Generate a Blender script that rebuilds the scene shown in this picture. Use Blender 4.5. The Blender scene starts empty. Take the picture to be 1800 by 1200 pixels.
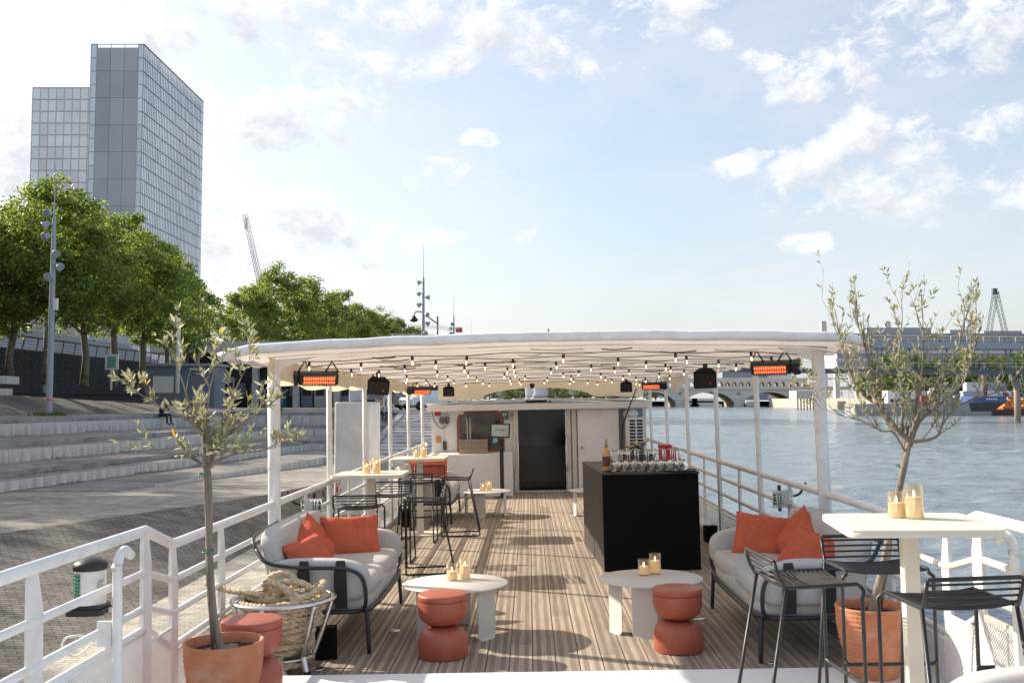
import bpy, math, random
from mathutils import Matrix, Vector, noise as mnoise
R = math.radians
rnd = random.Random(7)
scene = bpy.context.scene
col = scene.collection

# ------------------------------------------------------------------ camera
cd = bpy.data.cameras.new('camera')
cd.sensor_width = 36.0; cd.lens = 35.0; cd.clip_start = 0.05; cd.clip_end = 6000
cam = bpy.data.objects.new('camera', cd); col.objects.link(cam)
cam.location = (0, 0, 1.75); cam.rotation_euler = (R(93.37), 0, 0)
scene.camera = cam

# ------------------------------------------------------------------ sun and sky
SUN_AZ, SUN_EL = math.atan2(-0.894, 0.447), R(28.5)      # compass angle from +Y, elevation
sd = Vector((math.sin(SUN_AZ) * math.cos(SUN_EL), math.cos(SUN_AZ) * math.cos(SUN_EL), math.sin(SUN_EL)))
sl = bpy.data.lights.new('sun', 'SUN'); sl.energy = 4.0; sl.angle = R(0.55); sl.color = (1.0, 0.90, 0.76)
so = bpy.data.objects.new('sun', sl); col.objects.link(so)
so.rotation_euler = sd.to_track_quat('Z', 'Y').to_euler()

world = bpy.data.worlds.new('World'); scene.world = world; world.use_nodes = True
wn = world.node_tree; wn.nodes.clear()
def W(t, **k):
    n = wn.nodes.new(t)
    for a, b in k.items(): setattr(n, a, b)
    return n
def wmath(op, a, b=None, c=None, clamp=False):
    n = W('ShaderNodeMath', operation=op, use_clamp=clamp)
    for i, v in enumerate((a, b, c)):
        if v is None: continue
        if isinstance(v, (int, float)): n.inputs[i].default_value = v
        else: wn.links.new(v, n.inputs[i])
    return n.outputs[0]
sky = W('ShaderNodeTexSky', sky_type='NISHITA', sun_disc=False)
sky.sun_elevation = SUN_EL; sky.sun_rotation = SUN_AZ
sky.air_density = 1.0; sky.dust_density = 2.6; sky.ozone_density = 1.2; sky.altitude = 50
tc = W('ShaderNodeTexCoord'); dvec = tc.outputs['Generated']
sp = W('ShaderNodeSeparateXYZ'); wn.links.new(dvec, sp.inputs[0])
def wnoise(scale, detail, rough=.55, stretch=1.0, off=(0, 0, 0), dist=0.0):
    mp = W('ShaderNodeMapping'); wn.links.new(dvec, mp.inputs['Vector'])
    mp.inputs['Scale'].default_value = (1, 1, stretch); mp.inputs['Location'].default_value = off
    n = W('ShaderNodeTexNoise'); wn.links.new(mp.outputs[0], n.inputs['Vector'])
    n.inputs['Scale'].default_value = scale; n.inputs['Detail'].default_value = detail
    n.inputs['Roughness'].default_value = rough; n.inputs['Distortion'].default_value = dist
    return n.outputs['Fac']
def pixdir(px, py):
    P = R(3.37); x = (px - 900) / 1750; y = -(py - 600) / 1750
    return Vector((x, math.cos(P) - y * math.sin(P), math.sin(P) + y * math.cos(P))).normalized()
# cumulus clouds: (direction as seen on the horizon circle, half width, half height)
CLOUDS = [(640, 40, 150, 80), (1040, 78, 120, 55), (930, 30, 110, 50), (1150, 20, 90, 40), (1600, 60, 150, 60), (1690, 40, 150, 55), (1530, 278, 140, 56),
          (1600, 322, 90, 40), (815, 303, 105, 30), (520, 215, 150, 62), (440, 390, 150, 72), (640, 410, 160, 34),
          (60, 105, 140, 60), (30, 240, 150, 90), (520, 480, 170, 30), (780, 100, 60, 26), (1260, 72, 38, 20), (1330, 112, 42, 20),
          (1770, 232, 70, 38), (1790, 310, 60, 36), (845, 245, 40, 16), (1400, 150, 60, 30), (1290, 296, 36, 16), (240, 20, 200, 70), (1410, 430, 50, 14),
          (-300, 100, 220, 90), (-500, 400, 240, 60), (2150, 200, 200, 80), (2500, 60, 220, 90), (2350, 420, 160, 40)]
def cloud_density(vec):
    def nz(scale, detail, rough, stretch, off, dist):
        mp = W('ShaderNodeMapping'); wn.links.new(vec, mp.inputs['Vector']); mp.inputs['Scale'].default_value = (1, 1, stretch); mp.inputs['Location'].default_value = off
        n = W('ShaderNodeTexNoise'); wn.links.new(mp.outputs[0], n.inputs['Vector']); n.inputs['Scale'].default_value = scale; n.inputs['Detail'].default_value = detail; n.inputs['Roughness'].default_value = rough; n.inputs['Distortion'].default_value = dist
        return n.outputs['Fac']
    best = None
    for (px, py, hw, hh) in CLOUDS:
        c = pixdir(px, py)
        sv = W('ShaderNodeVectorMath', operation='SUBTRACT'); wn.links.new(vec, sv.inputs[0]); sv.inputs[1].default_value = c
        sc_ = W('ShaderNodeVectorMath', operation='MULTIPLY'); wn.links.new(sv.outputs[0], sc_.inputs[0])
        sc_.inputs[1].default_value = (1750 / hw * .8, 1750 / hw * .8, 1750 / hh * .8)
        ln = W('ShaderNodeVectorMath', operation='LENGTH'); wn.links.new(sc_.outputs[0], ln.inputs[0])
        m = wmath('SUBTRACT', 1.0, ln.outputs['Value']); best = m if best is None else wmath('MAXIMUM', best, m)
    nb = wmath('MULTIPLY', wmath('SUBTRACT', nz(10.0, 9, .60, 1.6, (3.1, 1.7, .4), .35), 0.5), 3.1)
    nf = wmath('MULTIPLY', wmath('SUBTRACT', nz(34.0, 7, .62, 1.4, (0.3, 4.7, 2.4), .5), 0.5), 2.1)
    return wmath('ADD', wmath('ADD', wmath('MINIMUM', wmath('MAXIMUM', best, -1.2), .44), nb), nf)
dens0 = cloud_density(dvec)
# second sample a little nearer to the sun: what lies between dims the cloud
shv = W('ShaderNodeVectorMath', operation='ADD'); wn.links.new(dvec, shv.inputs[0]); shv.inputs[1].default_value = (Vector((-.55, 0, .83)) * .022)
dens1 = cloud_density(shv.outputs[0])
# a thin veil over the whole sky and scattered small clouds everywhere else
veil = wnoise(3.2, 6, .6, 2.6, (1.3, .2, 5.0), .4)
small = wnoise(6.0, 6, .6, 2.2, (7.3, 2.2, 1.0))
vfac = W('ShaderNodeMapRange', interpolation_type='SMOOTHSTEP'); wn.links.new(veil, vfac.inputs[0])
vfac.inputs[1].default_value = .30; vfac.inputs[2].default_value = .70; vfac.inputs[3].default_value = .20; vfac.inputs[4].default_value = .56
dfac = W('ShaderNodeMapRange', interpolation_type='SMOOTHSTEP'); wn.links.new(dens0, dfac.inputs[0])
dfac.inputs[1].default_value = .0; dfac.inputs[2].default_value = .78; dfac.inputs[4].default_value = .92
# towards the sun the haze whitens
dotn = W('ShaderNodeVectorMath', operation='DOT_PRODUCT'); wn.links.new(dvec, dotn.inputs[0]); dotn.inputs[1].default_value = sd
# cloud shading: thick cores are greyer
cr = W('ShaderNodeValToRGB'); wn.links.new(wmath('ADD', wmath('MULTIPLY', dens1, .75), wmath('MULTIPLY', dens0, .12)), cr.inputs[0])
cr.color_ramp.elements[0].position = .0; cr.color_ramp.elements[0].color = (1.0, 1.0, 1.0, 1)
cr.color_ramp.elements[1].position = .72; cr.color_ramp.elements[1].color = (.68, .70, .75, 1)
bg1 = W('ShaderNodeBackground'); wn.links.new(sky.outputs[0], bg1.inputs[0]); bg1.inputs[1].default_value = 0.118
bgv = W('ShaderNodeBackground'); bgv.inputs[0].default_value = (.96, .98, 1, 1); bgv.inputs[1].default_value = 0.51
bgc = W('ShaderNodeBackground'); wn.links.new(cr.outputs[0], bgc.inputs[0]); bgc.inputs[1].default_value = 0.60
mx1 = W('ShaderNodeMixShader'); wn.links.new(wmath('ADD', vfac.outputs[0], wmath('MULTIPLY', wmath('POWER', wmath('SUBTRACT', 1.0, wmath('ABSOLUTE', sp.outputs[2]), clamp=True), 9.0), .38), clamp=True), mx1.inputs[0]); wn.links.new(bg1.outputs[0], mx1.inputs[1]); wn.links.new(bgv.outputs[0], mx1.inputs[2])
mx2 = W('ShaderNodeMixShader'); wn.links.new(dfac.outputs[0], mx2.inputs[0]); wn.links.new(mx1.outputs[0], mx2.inputs[1]); wn.links.new(bgc.outputs[0], mx2.inputs[2])
wo = W('ShaderNodeOutputWorld'); wn.links.new(mx2.outputs[0], wo.inputs[0])

scene.view_settings.view_transform = 'Standard'; scene.view_settings.look = 'None'
scene.view_settings.gamma = 1.0; scene.view_settings.exposure = 0.93
scene.cycles.use_denoising = True
scene.cycles.max_bounces = 9; scene.cycles.transparent_max_bounces = 12
scene.cycles.diffuse_bounces = 4; scene.cycles.glossy_bounces = 4; scene.cycles.transmission_bounces = 6
scene.cycles.caustics_reflective = False; scene.cycles.caustics_refractive = False
scene.cycles.sample_clamp_indirect = 6.0

# ------------------------------------------------------------------ helpers
class MB:
    def __init__(s): s.v = []; s.f = []; s.mi = []; s.sm = []; s.cur = 0
    def add(s, vs, fs, smooth=False, M=None):
        b = len(s.v)
        if M is not None: vs = [M @ Vector(v) for v in vs]
        s.v += [tuple(v) for v in vs]
        for f in fs: s.f.append(tuple(b + i for i in f)); s.mi.append(s.cur); s.sm.append(smooth)
        return s
    def box(s, x0, x1, y0, y1, z0, z1, M=None):
        v = [(x0,y0,z0),(x1,y0,z0),(x1,y1,z0),(x0,y1,z0),(x0,y0,z1),(x1,y0,z1),(x1,y1,z1),(x0,y1,z1)]
        return s.add(v, [(3,2,1,0),(4,5,6,7),(0,1,5,4),(1,2,6,5),(2,3,7,6),(3,0,4,7)], False, M)
    def cbox(s, c, d, M=None):
        return s.box(c[0]-d[0]/2, c[0]+d[0]/2, c[1]-d[1]/2, c[1]+d[1]/2, c[2]-d[2]/2, c[2]+d[2]/2, M)
    def rbox(s, c, d, r, M=None, n=3):
        # box with rounded vertical edges and a small top/bottom chamfer
        pts = []
        for (sx, sy, a0) in ((1,1,0),(-1,1,90),(-1,-1,180),(1,-1,270)):
            for k in range(n + 1):
                a = R(a0 + 90 * k / n); pts.append((c[0]+sx*(d[0]/2-r)+r*math.cos(a), c[1]+sy*(d[1]/2-r)+r*math.sin(a)))
        return s.prism(pts, c[2]-d[2]/2, c[2]+d[2]/2, M, min(r, d[2]/2) * .35)
    def prism(s, pts, z0, z1, M=None, ch=0.0):
        n = len(pts); cx = sum(p[0] for p in pts)/n; cy = sum(p[1] for p in pts)/n
        def ins(k):
            if not ch: return pts
            out = []
            for (x, y) in pts:
                d = math.hypot(x-cx, y-cy) or 1; q = max(0, (d-ch*k)/d); out.append((cx+(x-cx)*q, cy+(y-cy)*q))
            return out
        rings = [(ins(1), z0), (pts, z0+ch), (pts, z1-ch), (ins(1), z1)] if ch else [(pts, z0), (pts, z1)]
        v = [(x, y, z) for (rg, z) in rings for (x, y) in rg]; f = []
        for k in range(len(rings)-1):
            for i in range(n): j = (i+1) % n; f.append((k*n+i, k*n+j, (k+1)*n+j, (k+1)*n+i))
        f.append(tuple(range(n-1, -1, -1))); f.append(tuple(range((len(rings)-1)*n, len(rings)*n)))
        return s.add(v, f, False, M)
    def tube(s, pts, r, n=8, closed=False, M=None, smooth=True, caps=True):
        pts = [Vector(p) for p in pts]; m = len(pts); v = []; f = []
        rs = r if isinstance(r, (list, tuple)) else [r]*m
        up = None
        for i, p in enumerate(pts):
            a = pts[(i-1) % m] if (closed or i > 0) else p; b = pts[(i+1) % m] if (closed or i < m-1) else p
            t = (b - a)
            if t.length < 1e-9: t = Vector((0, 0, 1))
            t.normalize()
            if up is None: up = Vector((0, 0, 1)) if abs(t.z) < .9 else Vector((1, 0, 0))
            u = up - t * up.dot(t)
            if u.length < 1e-6: u = t.orthogonal()
            u.normalize(); w = t.cross(u); up = u
            k = 1.0
            if 0 < i < m-1 or closed:
                c = (b - p).normalized().dot((p - a).normalized()) if (b-p).length > 1e-9 and (p-a).length > 1e-9 else 1
                k = min(1.5, 1 / max(.5, math.sqrt(max(0.0, (1 + c) / 2))))
            for j in range(n):
                an = 2*math.pi*j/n; v.append(p + (u*math.cos(an) + w*math.sin(an)) * rs[i] * (1 if k == 1 else (1 + (k-1)*.5)))
        for i in range(m if closed else m-1):
            a = i*n; b = ((i+1) % m)*n
            for j in range(n): q = (j+1) % n; f.append((a+j, a+q, b+q, b+j))
        if caps and not closed: f.append(tuple(range(n-1, -1, -1))); f.append(tuple(range((m-1)*n, m*n)))
        return s.add(v, f, smooth, M)
    def lathe(s, prof, n=24, M=None, smooth=True, cap0=True, cap1=True, sx=1, sy=1):
        v = [(r*math.cos(2*math.pi*j/n)*sx, r*math.sin(2*math.pi*j/n)*sy, z) for (r, z) in prof for j in range(n)]; f = []
        for i in range(len(prof)-1):
            for j in range(n): q = (j+1) % n; f.append((i*n+j, i*n+q, (i+1)*n+q, (i+1)*n+j))
        s.add(v, f, smooth, M)
        if cap0 and prof[0][0] > 1e-6: s.add(v[:n], [tuple(range(n-1, -1, -1))], False, M)
        if cap1 and prof[-1][0] > 1e-6: s.add(v[-n:], [tuple(range(n))], False, M)
        return s
    def grid(s, fn, nu, nv, M=None, smooth=True):
        v = [fn(i/nu, j/nv) for i in range(nu+1) for j in range(nv+1)]
        f = [(i*(nv+1)+j, (i+1)*(nv+1)+j, (i+1)*(nv+1)+j+1, i*(nv+1)+j+1) for i in range(nu) for j in range(nv)]
        return s.add(v, f, smooth, M)
    def pad(s, c, d, e=.35, nu=14, nv=22, M=None, fn=None):
        # soft cushion: superellipsoid of full size d about c
        def sg(x, p): return math.copysign(abs(x)**p, x)
        vs = []; fs = []
        for i in range(nu+1):
            a = -math.pi/2 + math.pi*i/nu
            for j in range(nv):
                b = 2*math.pi*j/nv
                p = Vector((d[0]/2*sg(math.cos(a), e)*sg(math.cos(b), e), d[1]/2*sg(math.cos(a), e)*sg(math.sin(b), e), d[2]/2*sg(math.sin(a), e)))
                if fn: p = fn(p)
                vs.append(p + Vector(c))
        for i in range(nu):
            for j in range(nv): q = (j+1) % nv; fs.append((i*nv+j, i*nv+q, (i+1)*nv+q, (i+1)*nv+j))
        return s.add(vs, fs, True, M)
    def mesh(s, name, mat):
        me = bpy.data.meshes.new(name); me.from_pydata(s.v, [], s.f)
        for m in (mat if isinstance(mat, (list, tuple)) else [mat]): me.materials.append(m)
        me.polygons.foreach_set('use_smooth', s.sm); me.polygons.foreach_set('material_index', s.mi); me.update()
        return me
    def build(s, name, mat, parent=None, M=None, bevel=0):
        o = bpy.data.objects.new(name, s.mesh(name, mat)); col.objects.link(o)
        if parent is not None: o.parent = parent
        if M is not None: o.matrix_local = M
        if bevel:
            b = o.modifiers.new('bevel', 'BEVEL'); b.width = bevel; b.segments = 2; b.limit_method = 'ANGLE'; b.angle_limit = R(40)
        return o
def T(x, y, z): return Matrix.Translation((x, y, z))
def RZ(a): return Matrix.Rotation(R(a), 4, 'Z')
def RX(a): return Matrix.Rotation(R(a), 4, 'X')
def RY(a): return Matrix.Rotation(R(a), 4, 'Y')
def tag(o, label=None, cat=None, group=None, kind=None):
    if label: o['label'] = label
    if cat: o['category'] = cat
    if group: o['group'] = group
    if kind: o['kind'] = kind
    return o
# the boat floats a touch heeled and turned: everything aboard shares this frame
BOAT = RZ(-.98) @ RX(-.165) @ RY(-1.1)
def root(name, loc, rz, label, cat, group=None, boat=True):
    o = bpy.data.objects.new(name, None); col.objects.link(o); o.empty_display_size = .1
    o.matrix_world = (BOAT if boat else Matrix()) @ T(*loc) @ RZ(rz)
    return tag(o, label, cat, group)
def copy_tree(o, parent=None):
    c = o.copy(); col.objects.link(c)
    if parent is not None: c.parent = parent
    for ch in list(o.children): copy_tree(ch, c)
    return c
def dup(o, loc, rz, label, group=None, boat=True, sc=1.0):
    c = copy_tree(o); c.matrix_world = (BOAT if boat else Matrix()) @ T(*loc) @ RZ(rz) @ Matrix.Scale(sc, 4)
    c['label'] = label
    if group: c['group'] = group
    return c
def child(me, name, parent, M=None):
    o = bpy.data.objects.new(name, me); col.objects.link(o); o.parent = parent
    if M is not None: o.matrix_local = M
    return o
def at(px, py, Y):            # world point on the viewing ray at depth Y (used to lay out the far bank)
    d = pixdir(px, py); return Vector((0, 0, 1.75)) + d * (Y / d.y)
def smooth_path(pts, k=6):
    pts = [Vector(p) for p in pts]; out = []
    for i in range(len(pts)-1):
        p0 = pts[max(i-1, 0)]; p1 = pts[i]; p2 = pts[i+1]; p3 = pts[min(i+2, len(pts)-1)]
        for j in range(k):
            t = j/k; out.append(.5*((2*p1)+(p2-p0)*t+(2*p0-5*p1+4*p2-p3)*t*t+(3*p1-p0-3*p2+p3)*t**3))
    return out + [pts[-1]]

# ------------------------------------------------------------------ materials
def newmat(name):
    m = bpy.data.materials.new(name); m.use_nodes = True; nt = m.node_tree
    return m, nt, nt.nodes['Principled BSDF']
def N(nt, t, **k):
    n = nt.nodes.new(t)
    for a, b in k.items(): setattr(n, a, b)
    return n
def ramp(nt, fac, a, b, p0=.3, p1=.7):
    n = N(nt, 'ShaderNodeValToRGB'); nt.links.new(fac, n.inputs[0]); e = n.color_ramp.elements
    e[0].position = p0; e[0].color = (*a, 1); e[1].position = p1; e[1].color = (*b, 1); return n.outputs[0]
def mat(name, c, rough=.5, metal=0.0, var=.12, scale=6.0, bump=0.0, bscale=60.0, spec=.5, coat=0.0, dirt=None, trans=0.0, emit=None, stretch=(1,1,1)):
    m, nt, p = newmat(name)
    tcn = N(nt, 'ShaderNodeTexCoord'); mp = N(nt, 'ShaderNodeMapping'); nt.links.new(tcn.outputs['Object'], mp.inputs[0]); mp.inputs['Scale'].default_value = stretch
    nz = N(nt, 'ShaderNodeTexNoise'); nz.inputs['Scale'].default_value = scale; nz.inputs['Detail'].default_value = 6; nt.links.new(mp.outputs[0], nz.inputs['Vector'])
    a = tuple(max(0, x*(1-var)) for x in c); b = tuple(min(1, x*(1+var)) for x in c)
    cl = ramp(nt, nz.outputs['Fac'], a, b)
    if dirt:       # dirt = (colour, amount, scale): blotchy stains
        nd = N(nt, 'ShaderNodeTexNoise'); nd.inputs['Scale'].default_value = dirt[2]; nd.inputs['Detail'].default_value = 8; nd.inputs['Roughness'].default_value = .65
        nt.links.new(mp.outputs[0], nd.inputs['Vector'])
        fr = N(nt, 'ShaderNodeMapRange'); nt.links.new(nd.outputs['Fac'], fr.inputs[0]); fr.inputs[1].default_value = .48; fr.inputs[2].default_value = .75; fr.inputs[4].default_value = dirt[1]
        mi = N(nt, 'ShaderNodeMix', data_type='RGBA'); nt.links.new(fr.outputs[0], mi.inputs['Factor']); nt.links.new(cl, mi.inputs[6]); mi.inputs[7].default_value = (*dirt[0], 1); cl = mi.outputs[2]
    nt.links.new(cl, p.inputs['Base Color'])
    rr = N(nt, 'ShaderNodeMapRange'); nt.links.new(nz.outputs['Fac'], rr.inputs[0]); rr.inputs[3].default_value = max(.02, rough-.08); rr.inputs[4].default_value = min(1, rough+.08); nt.links.new(rr.outputs[0], p.inputs['Roughness'])
    p.inputs['Metallic'].default_value = metal; p.inputs['Specular IOR Level'].default_value = spec; p.inputs['Coat Weight'].default_value = coat
    if bump:
        nb_ = N(nt, 'ShaderNodeTexNoise'); nb_.inputs['Scale'].default_value = bscale; nb_.inputs['Detail'].default_value = 4; nt.links.new(mp.outputs[0], nb_.inputs['Vector'])
        bp = N(nt, 'ShaderNodeBump'); bp.inputs['Strength'].default_value = bump; bp.inputs['Distance'].default_value = .02; nt.links.new(nb_.outputs['Fac'], bp.inputs['Height']); nt.links.new(bp.outputs[0], p.inputs['Normal'])
    if emit: p.inputs['Emission Color'].default_value = (*emit[0], 1); p.inputs['Emission Strength'].default_value = emit[1]
    if trans:
        tr = N(nt, 'ShaderNodeBsdfTranslucent'); nt.links.new(cl, tr.inputs[0]); ms = N(nt, 'ShaderNodeMixShader'); ms.inputs[0].default_value = trans
        nt.links.new(p.outputs[0], ms.inputs[1]); nt.links.new(tr.outputs[0], ms.inputs[2]); nt.links.new(ms.outputs[0], nt.nodes['Material Output'].inputs[0])
    return m
def glassmat(name, tint, fac=.12, rough=.02):
    # thin clear glass: mostly see-through, a fresnel-weighted mirror on top
    m, nt, p = newmat(name); nt.nodes.remove(p)
    t = N(nt, 'ShaderNodeBsdfTransparent'); t.inputs[0].default_value = (*tint, 1)
    g = N(nt, 'ShaderNodeBsdfGlossy'); g.inputs['Roughness'].default_value = rough; g.inputs[0].default_value = (1, 1, 1, 1)
    fr = N(nt, 'ShaderNodeLayerWeight'); fr.inputs[0].default_value = .5
    pw = N(nt, 'ShaderNodeMath', operation='POWER'); nt.links.new(fr.outputs['Facing'], pw.inputs[0]); pw.inputs[1].default_value = 4.0
    ad = N(nt, 'ShaderNodeMath', operation='MULTIPLY_ADD', use_clamp=True); nt.links.new(pw.outputs[0], ad.inputs[0]); ad.inputs[1].default_value = .7; ad.inputs[2].default_value = fac
    ms = N(nt, 'ShaderNodeMixShader'); nt.links.new(ad.outputs[0], ms.inputs[0]); nt.links.new(t.outputs[0], ms.inputs[1]); nt.links.new(g.outputs[0], ms.inputs[2])
    nt.links.new(ms.outputs[0], nt.nodes['Material Output'].inputs[0]); return m
def brickmat(name, c1, c2, mortar, w, h, rough=.8, rot=0.0, msize=.02, bump=.6, stain=None, off=.5, axis='xy'):
    m, nt, p = newmat(name)
    tcn = N(nt, 'ShaderNodeTexCoord'); mp = N(nt, 'ShaderNodeMapping'); nt.links.new(tcn.outputs['Object'], mp.inputs[0]); mp.inputs['Rotation'].default_value = (0, 0, R(rot)) if axis == 'xy' else (R(90), 0, R(rot))
    bt = N(nt, 'ShaderNodeTexBrick'); nt.links.new(mp.outputs[0], bt.inputs['Vector']); bt.inputs['Scale'].default_value = 1.0; bt.offset = off
    bt.inputs['Brick Width'].default_value = w; bt.inputs['Row Height'].default_value = h; bt.inputs['Mortar Size'].default_value = msize; bt.inputs['Mortar Smooth'].default_value = .3
    bt.inputs['Color1'].default_value = (*c1, 1); bt.inputs['Color2'].default_value = (*c2, 1); bt.inputs['Mortar'].default_value = (*mortar, 1)
    nz = N(nt, 'ShaderNodeTexNoise'); nz.inputs['Scale'].default_value = .55; nz.inputs['Detail'].default_value = 8; nz.inputs['Roughness'].default_value = .65; nt.links.new(tcn.outputs['Object'], nz.inputs['Vector'])
    vr = ramp(nt, nz.outputs['Fac'], stain or (.55, .55, .55), (1.1, 1.1, 1.08), .3, .62)
    ml = N(nt, 'ShaderNodeMix', data_type='RGBA', blend_type='MULTIPLY'); ml.inputs['Factor'].default_value = 1; nt.links.new(bt.outputs['Color'], ml.inputs[6]); nt.links.new(vr, ml.inputs[7])
    n3 = N(nt, 'ShaderNodeTexNoise'); n3.inputs['Scale'].default_value = 2.6; n3.inputs['Detail'].default_value = 8; n3.inputs['Roughness'].default_value = .7; nt.links.new(tcn.outputs['Object'], n3.inputs['Vector'])
    v3 = ramp(nt, n3.outputs['Fac'], (.45,.44,.43), (1.08,1.08,1.06), .28, .58); m3 = N(nt, 'ShaderNodeMix', data_type='RGBA', blend_type='MULTIPLY'); m3.inputs['Factor'].default_value = .85; nt.links.new(ml.outputs[2], m3.inputs[6]); nt.links.new(v3, m3.inputs[7])
    nt.links.new(m3.outputs[2], p.inputs['Base Color']); p.inputs['Roughness'].default_value = rough; p.inputs['Specular IOR Level'].default_value = .3
    n2 = N(nt, 'ShaderNodeTexNoise'); n2.inputs['Scale'].default_value = 14; nt.links.new(tcn.outputs['Object'], n2.inputs['Vector'])
    hh = N(nt, 'ShaderNodeMath', operation='MULTIPLY_ADD'); nt.links.new(n2.outputs['Fac'], hh.inputs[0]); hh.inputs[1].default_value = .5
    iv = N(nt, 'ShaderNodeMath', operation='SUBTRACT'); iv.inputs[0].default_value = 1; nt.links.new(bt.outputs['Fac'], iv.inputs[1]); nt.links.new(iv.outputs[0], hh.inputs[2])
    bp = N(nt, 'ShaderNodeBump'); bp.inputs['Strength'].default_value = bump; bp.inputs['Distance'].default_value = .03; nt.links.new(hh.outputs[0], bp.inputs['Height']); nt.links.new(bp.outputs[0], p.inputs['Normal'])
    return m
def leafmat(name, a, b, trans=.45, rough=.45):
    m, nt, p = newmat(name)
    ge = N(nt, 'ShaderNodeNewGeometry'); cl = ramp(nt, ge.outputs['Random Per Island'], a, b, 0, 1)
    nt.links.new(cl, p.inputs['Base Color']); p.inputs['Roughness'].default_value = rough
    tr = N(nt, 'ShaderNodeBsdfTranslucent')
    hs = N(nt, 'ShaderNodeHueSaturation'); nt.links.new(cl, hs.inputs['Color']); hs.inputs['Value'].default_value = 1.8; hs.inputs['Saturation'].default_value = 1.15; hs.inputs['Hue'].default_value = .485
    nt.links.new(hs.outputs[0], tr.inputs[0])
    ms = N(nt, 'ShaderNodeMixShader'); ms.inputs[0].default_value = trans; nt.links.new(p.outputs[0], ms.inputs[1]); nt.links.new(tr.outputs[0], ms.inputs[2]); nt.links.new(ms.outputs[0], nt.nodes['Material Output'].inputs[0]); return m

M_ = dict(
  white=mat('white_paint', (.79,.79,.78), .38, var=.05, scale=3, dirt=((.46,.36,.27), .42, 7), bump=.05, bscale=30),
  cabin=mat('cabin_paint', (.80,.78,.76), .42, var=.04, scale=2, dirt=((.5,.47,.42), .4, 4)),
  cream=mat('cream_paint', (.70,.66,.58), .45, var=.06, scale=3, dirt=((.45,.40,.33), .4, 6)),
  black=mat('black_powder_coat', (.016,.016,.018), .42, var=.2, bump=.04, bscale=300),
  blackcloth=mat('black_panel', (.006,.006,.007), .8, var=.25, scale=3, spec=.12),
  blackwood=mat('black_stained_board', (.045,.038,.034), .55, var=.3, scale=6, stretch=(1,8,1)),
  green_black=mat('dark_green_steel', (.028,.036,.036), .4, var=.15),
  navyframe=mat('charcoal_frame', (.024,.027,.036), .38, var=.15),
  terracotta=mat('red_lacquered_metal', (.40,.10,.058), .40, var=.09, scale=7, bump=.10, bscale=190, dirt=((.44,.17,.12), .35, 22)),
  clay=mat('terracotta_clay', (.50,.19,.095), .82, var=.16, scale=9, bump=.25, bscale=40, dirt=((.62,.42,.32), .55, 7)),
  soil=mat('potting_soil', (.045,.030,.022), .95, var=.5, scale=60, bump=1.0, bscale=90),
  grey_fabric=mat('light_grey_fabric', (.50,.49,.48), .92, var=.07, scale=30, bump=.18, bscale=420, spec=.15),
  coral=mat('coral_linen', (.53,.125,.068), .92, var=.10, scale=24, bump=.35, bscale=26, spec=.12),
  strap=mat('dark_webbing', (.022,.024,.026), .8, var=.2),
  taupe=mat('taupe_powder_coat', (.64,.61,.57), .5, var=.03, scale=3),
  sand=mat('sand_table_paint', (.72,.66,.56), .5, var=.04, scale=4),
  alu=mat('brushed_aluminium', (.72,.72,.72), .30, 1.0, var=.08, scale=20),
  steel=mat('stainless_steel', (.70,.69,.67), .18, 1.0, var=.05),
  rope=mat('manila_rope', (.62,.49,.33), .88, var=.28, scale=26, bump=.5, bscale=120, dirt=((.30,.34,.22), .5, 30)),
  bark=mat('olive_bark', (.24,.20,.16), .9, var=.3, scale=18, bump=.7, bscale=50, stretch=(1,1,.35)),
  stake=mat('weathered_stake', (.19,.155,.125), .9, var=.35, scale=20, bump=.6, bscale=60, stretch=(1,1,.2)),
  plane_bark=mat('plane_tree_bark', (.15,.12,.09), .9, var=.4, scale=3, bump=.8, bscale=14, dirt=((.24,.22,.17), .6, 3)),
  wax=mat('candle_wax', (.90,.76,.58), .5, var=.04, emit=((1,.62,.32), .16)),
  flame=mat('candle_glow', (1,.8,.4), .5, emit=((1,.62,.25), 5.0)),
  plastic_crate=mat('beige_crate_plastic', (.36,.27,.19), .6, var=.08),
  wood=mat('varnished_mahogany', (.20,.075,.032), .38, var=.3, scale=9, stretch=(1,1,6), coat=.2),
  dark=mat('dark_interior', (.012,.012,.013), .35, var=.3),
  rubber=mat('black_rubber', (.012,.012,.012), .6),
  concrete=mat('pale_concrete', (.50,.49,.48), .85, var=.14, scale=1.4, bump=.25, bscale=12, dirt=((.22,.21,.20), .5, .9)),
  stone=mat('weathered_riser_stone', (.54,.52,.495), .88, var=.22, scale=1.6, bump=.3, bscale=9, dirt=((.13,.13,.13), .8, 1.2), stretch=(1,1,.45)),
  coping=mat('dark_coping_stone', (.30,.295,.29), .9, var=.2, scale=2.0, bump=.35, bscale=10, dirt=((.10,.10,.09), .8, 1.6)),
  asphalt=mat('asphalt', (.10,.10,.105), .9, var=.15, scale=1),
  lampgrey=mat('lamp_post_grey', (.30,.33,.37), .45, var=.05),
  red=mat('signal_red', (.45,.03,.03), .5),
  white_soft=mat('pale_plastic', (.72,.72,.70), .5, var=.04, dirt=((.40,.37,.32), .4, 14)),
  greenlens=mat('green_lens', (.015,.16,.085), .15, var=.2, coat=.5),
  mesh_white=None,
)
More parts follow.
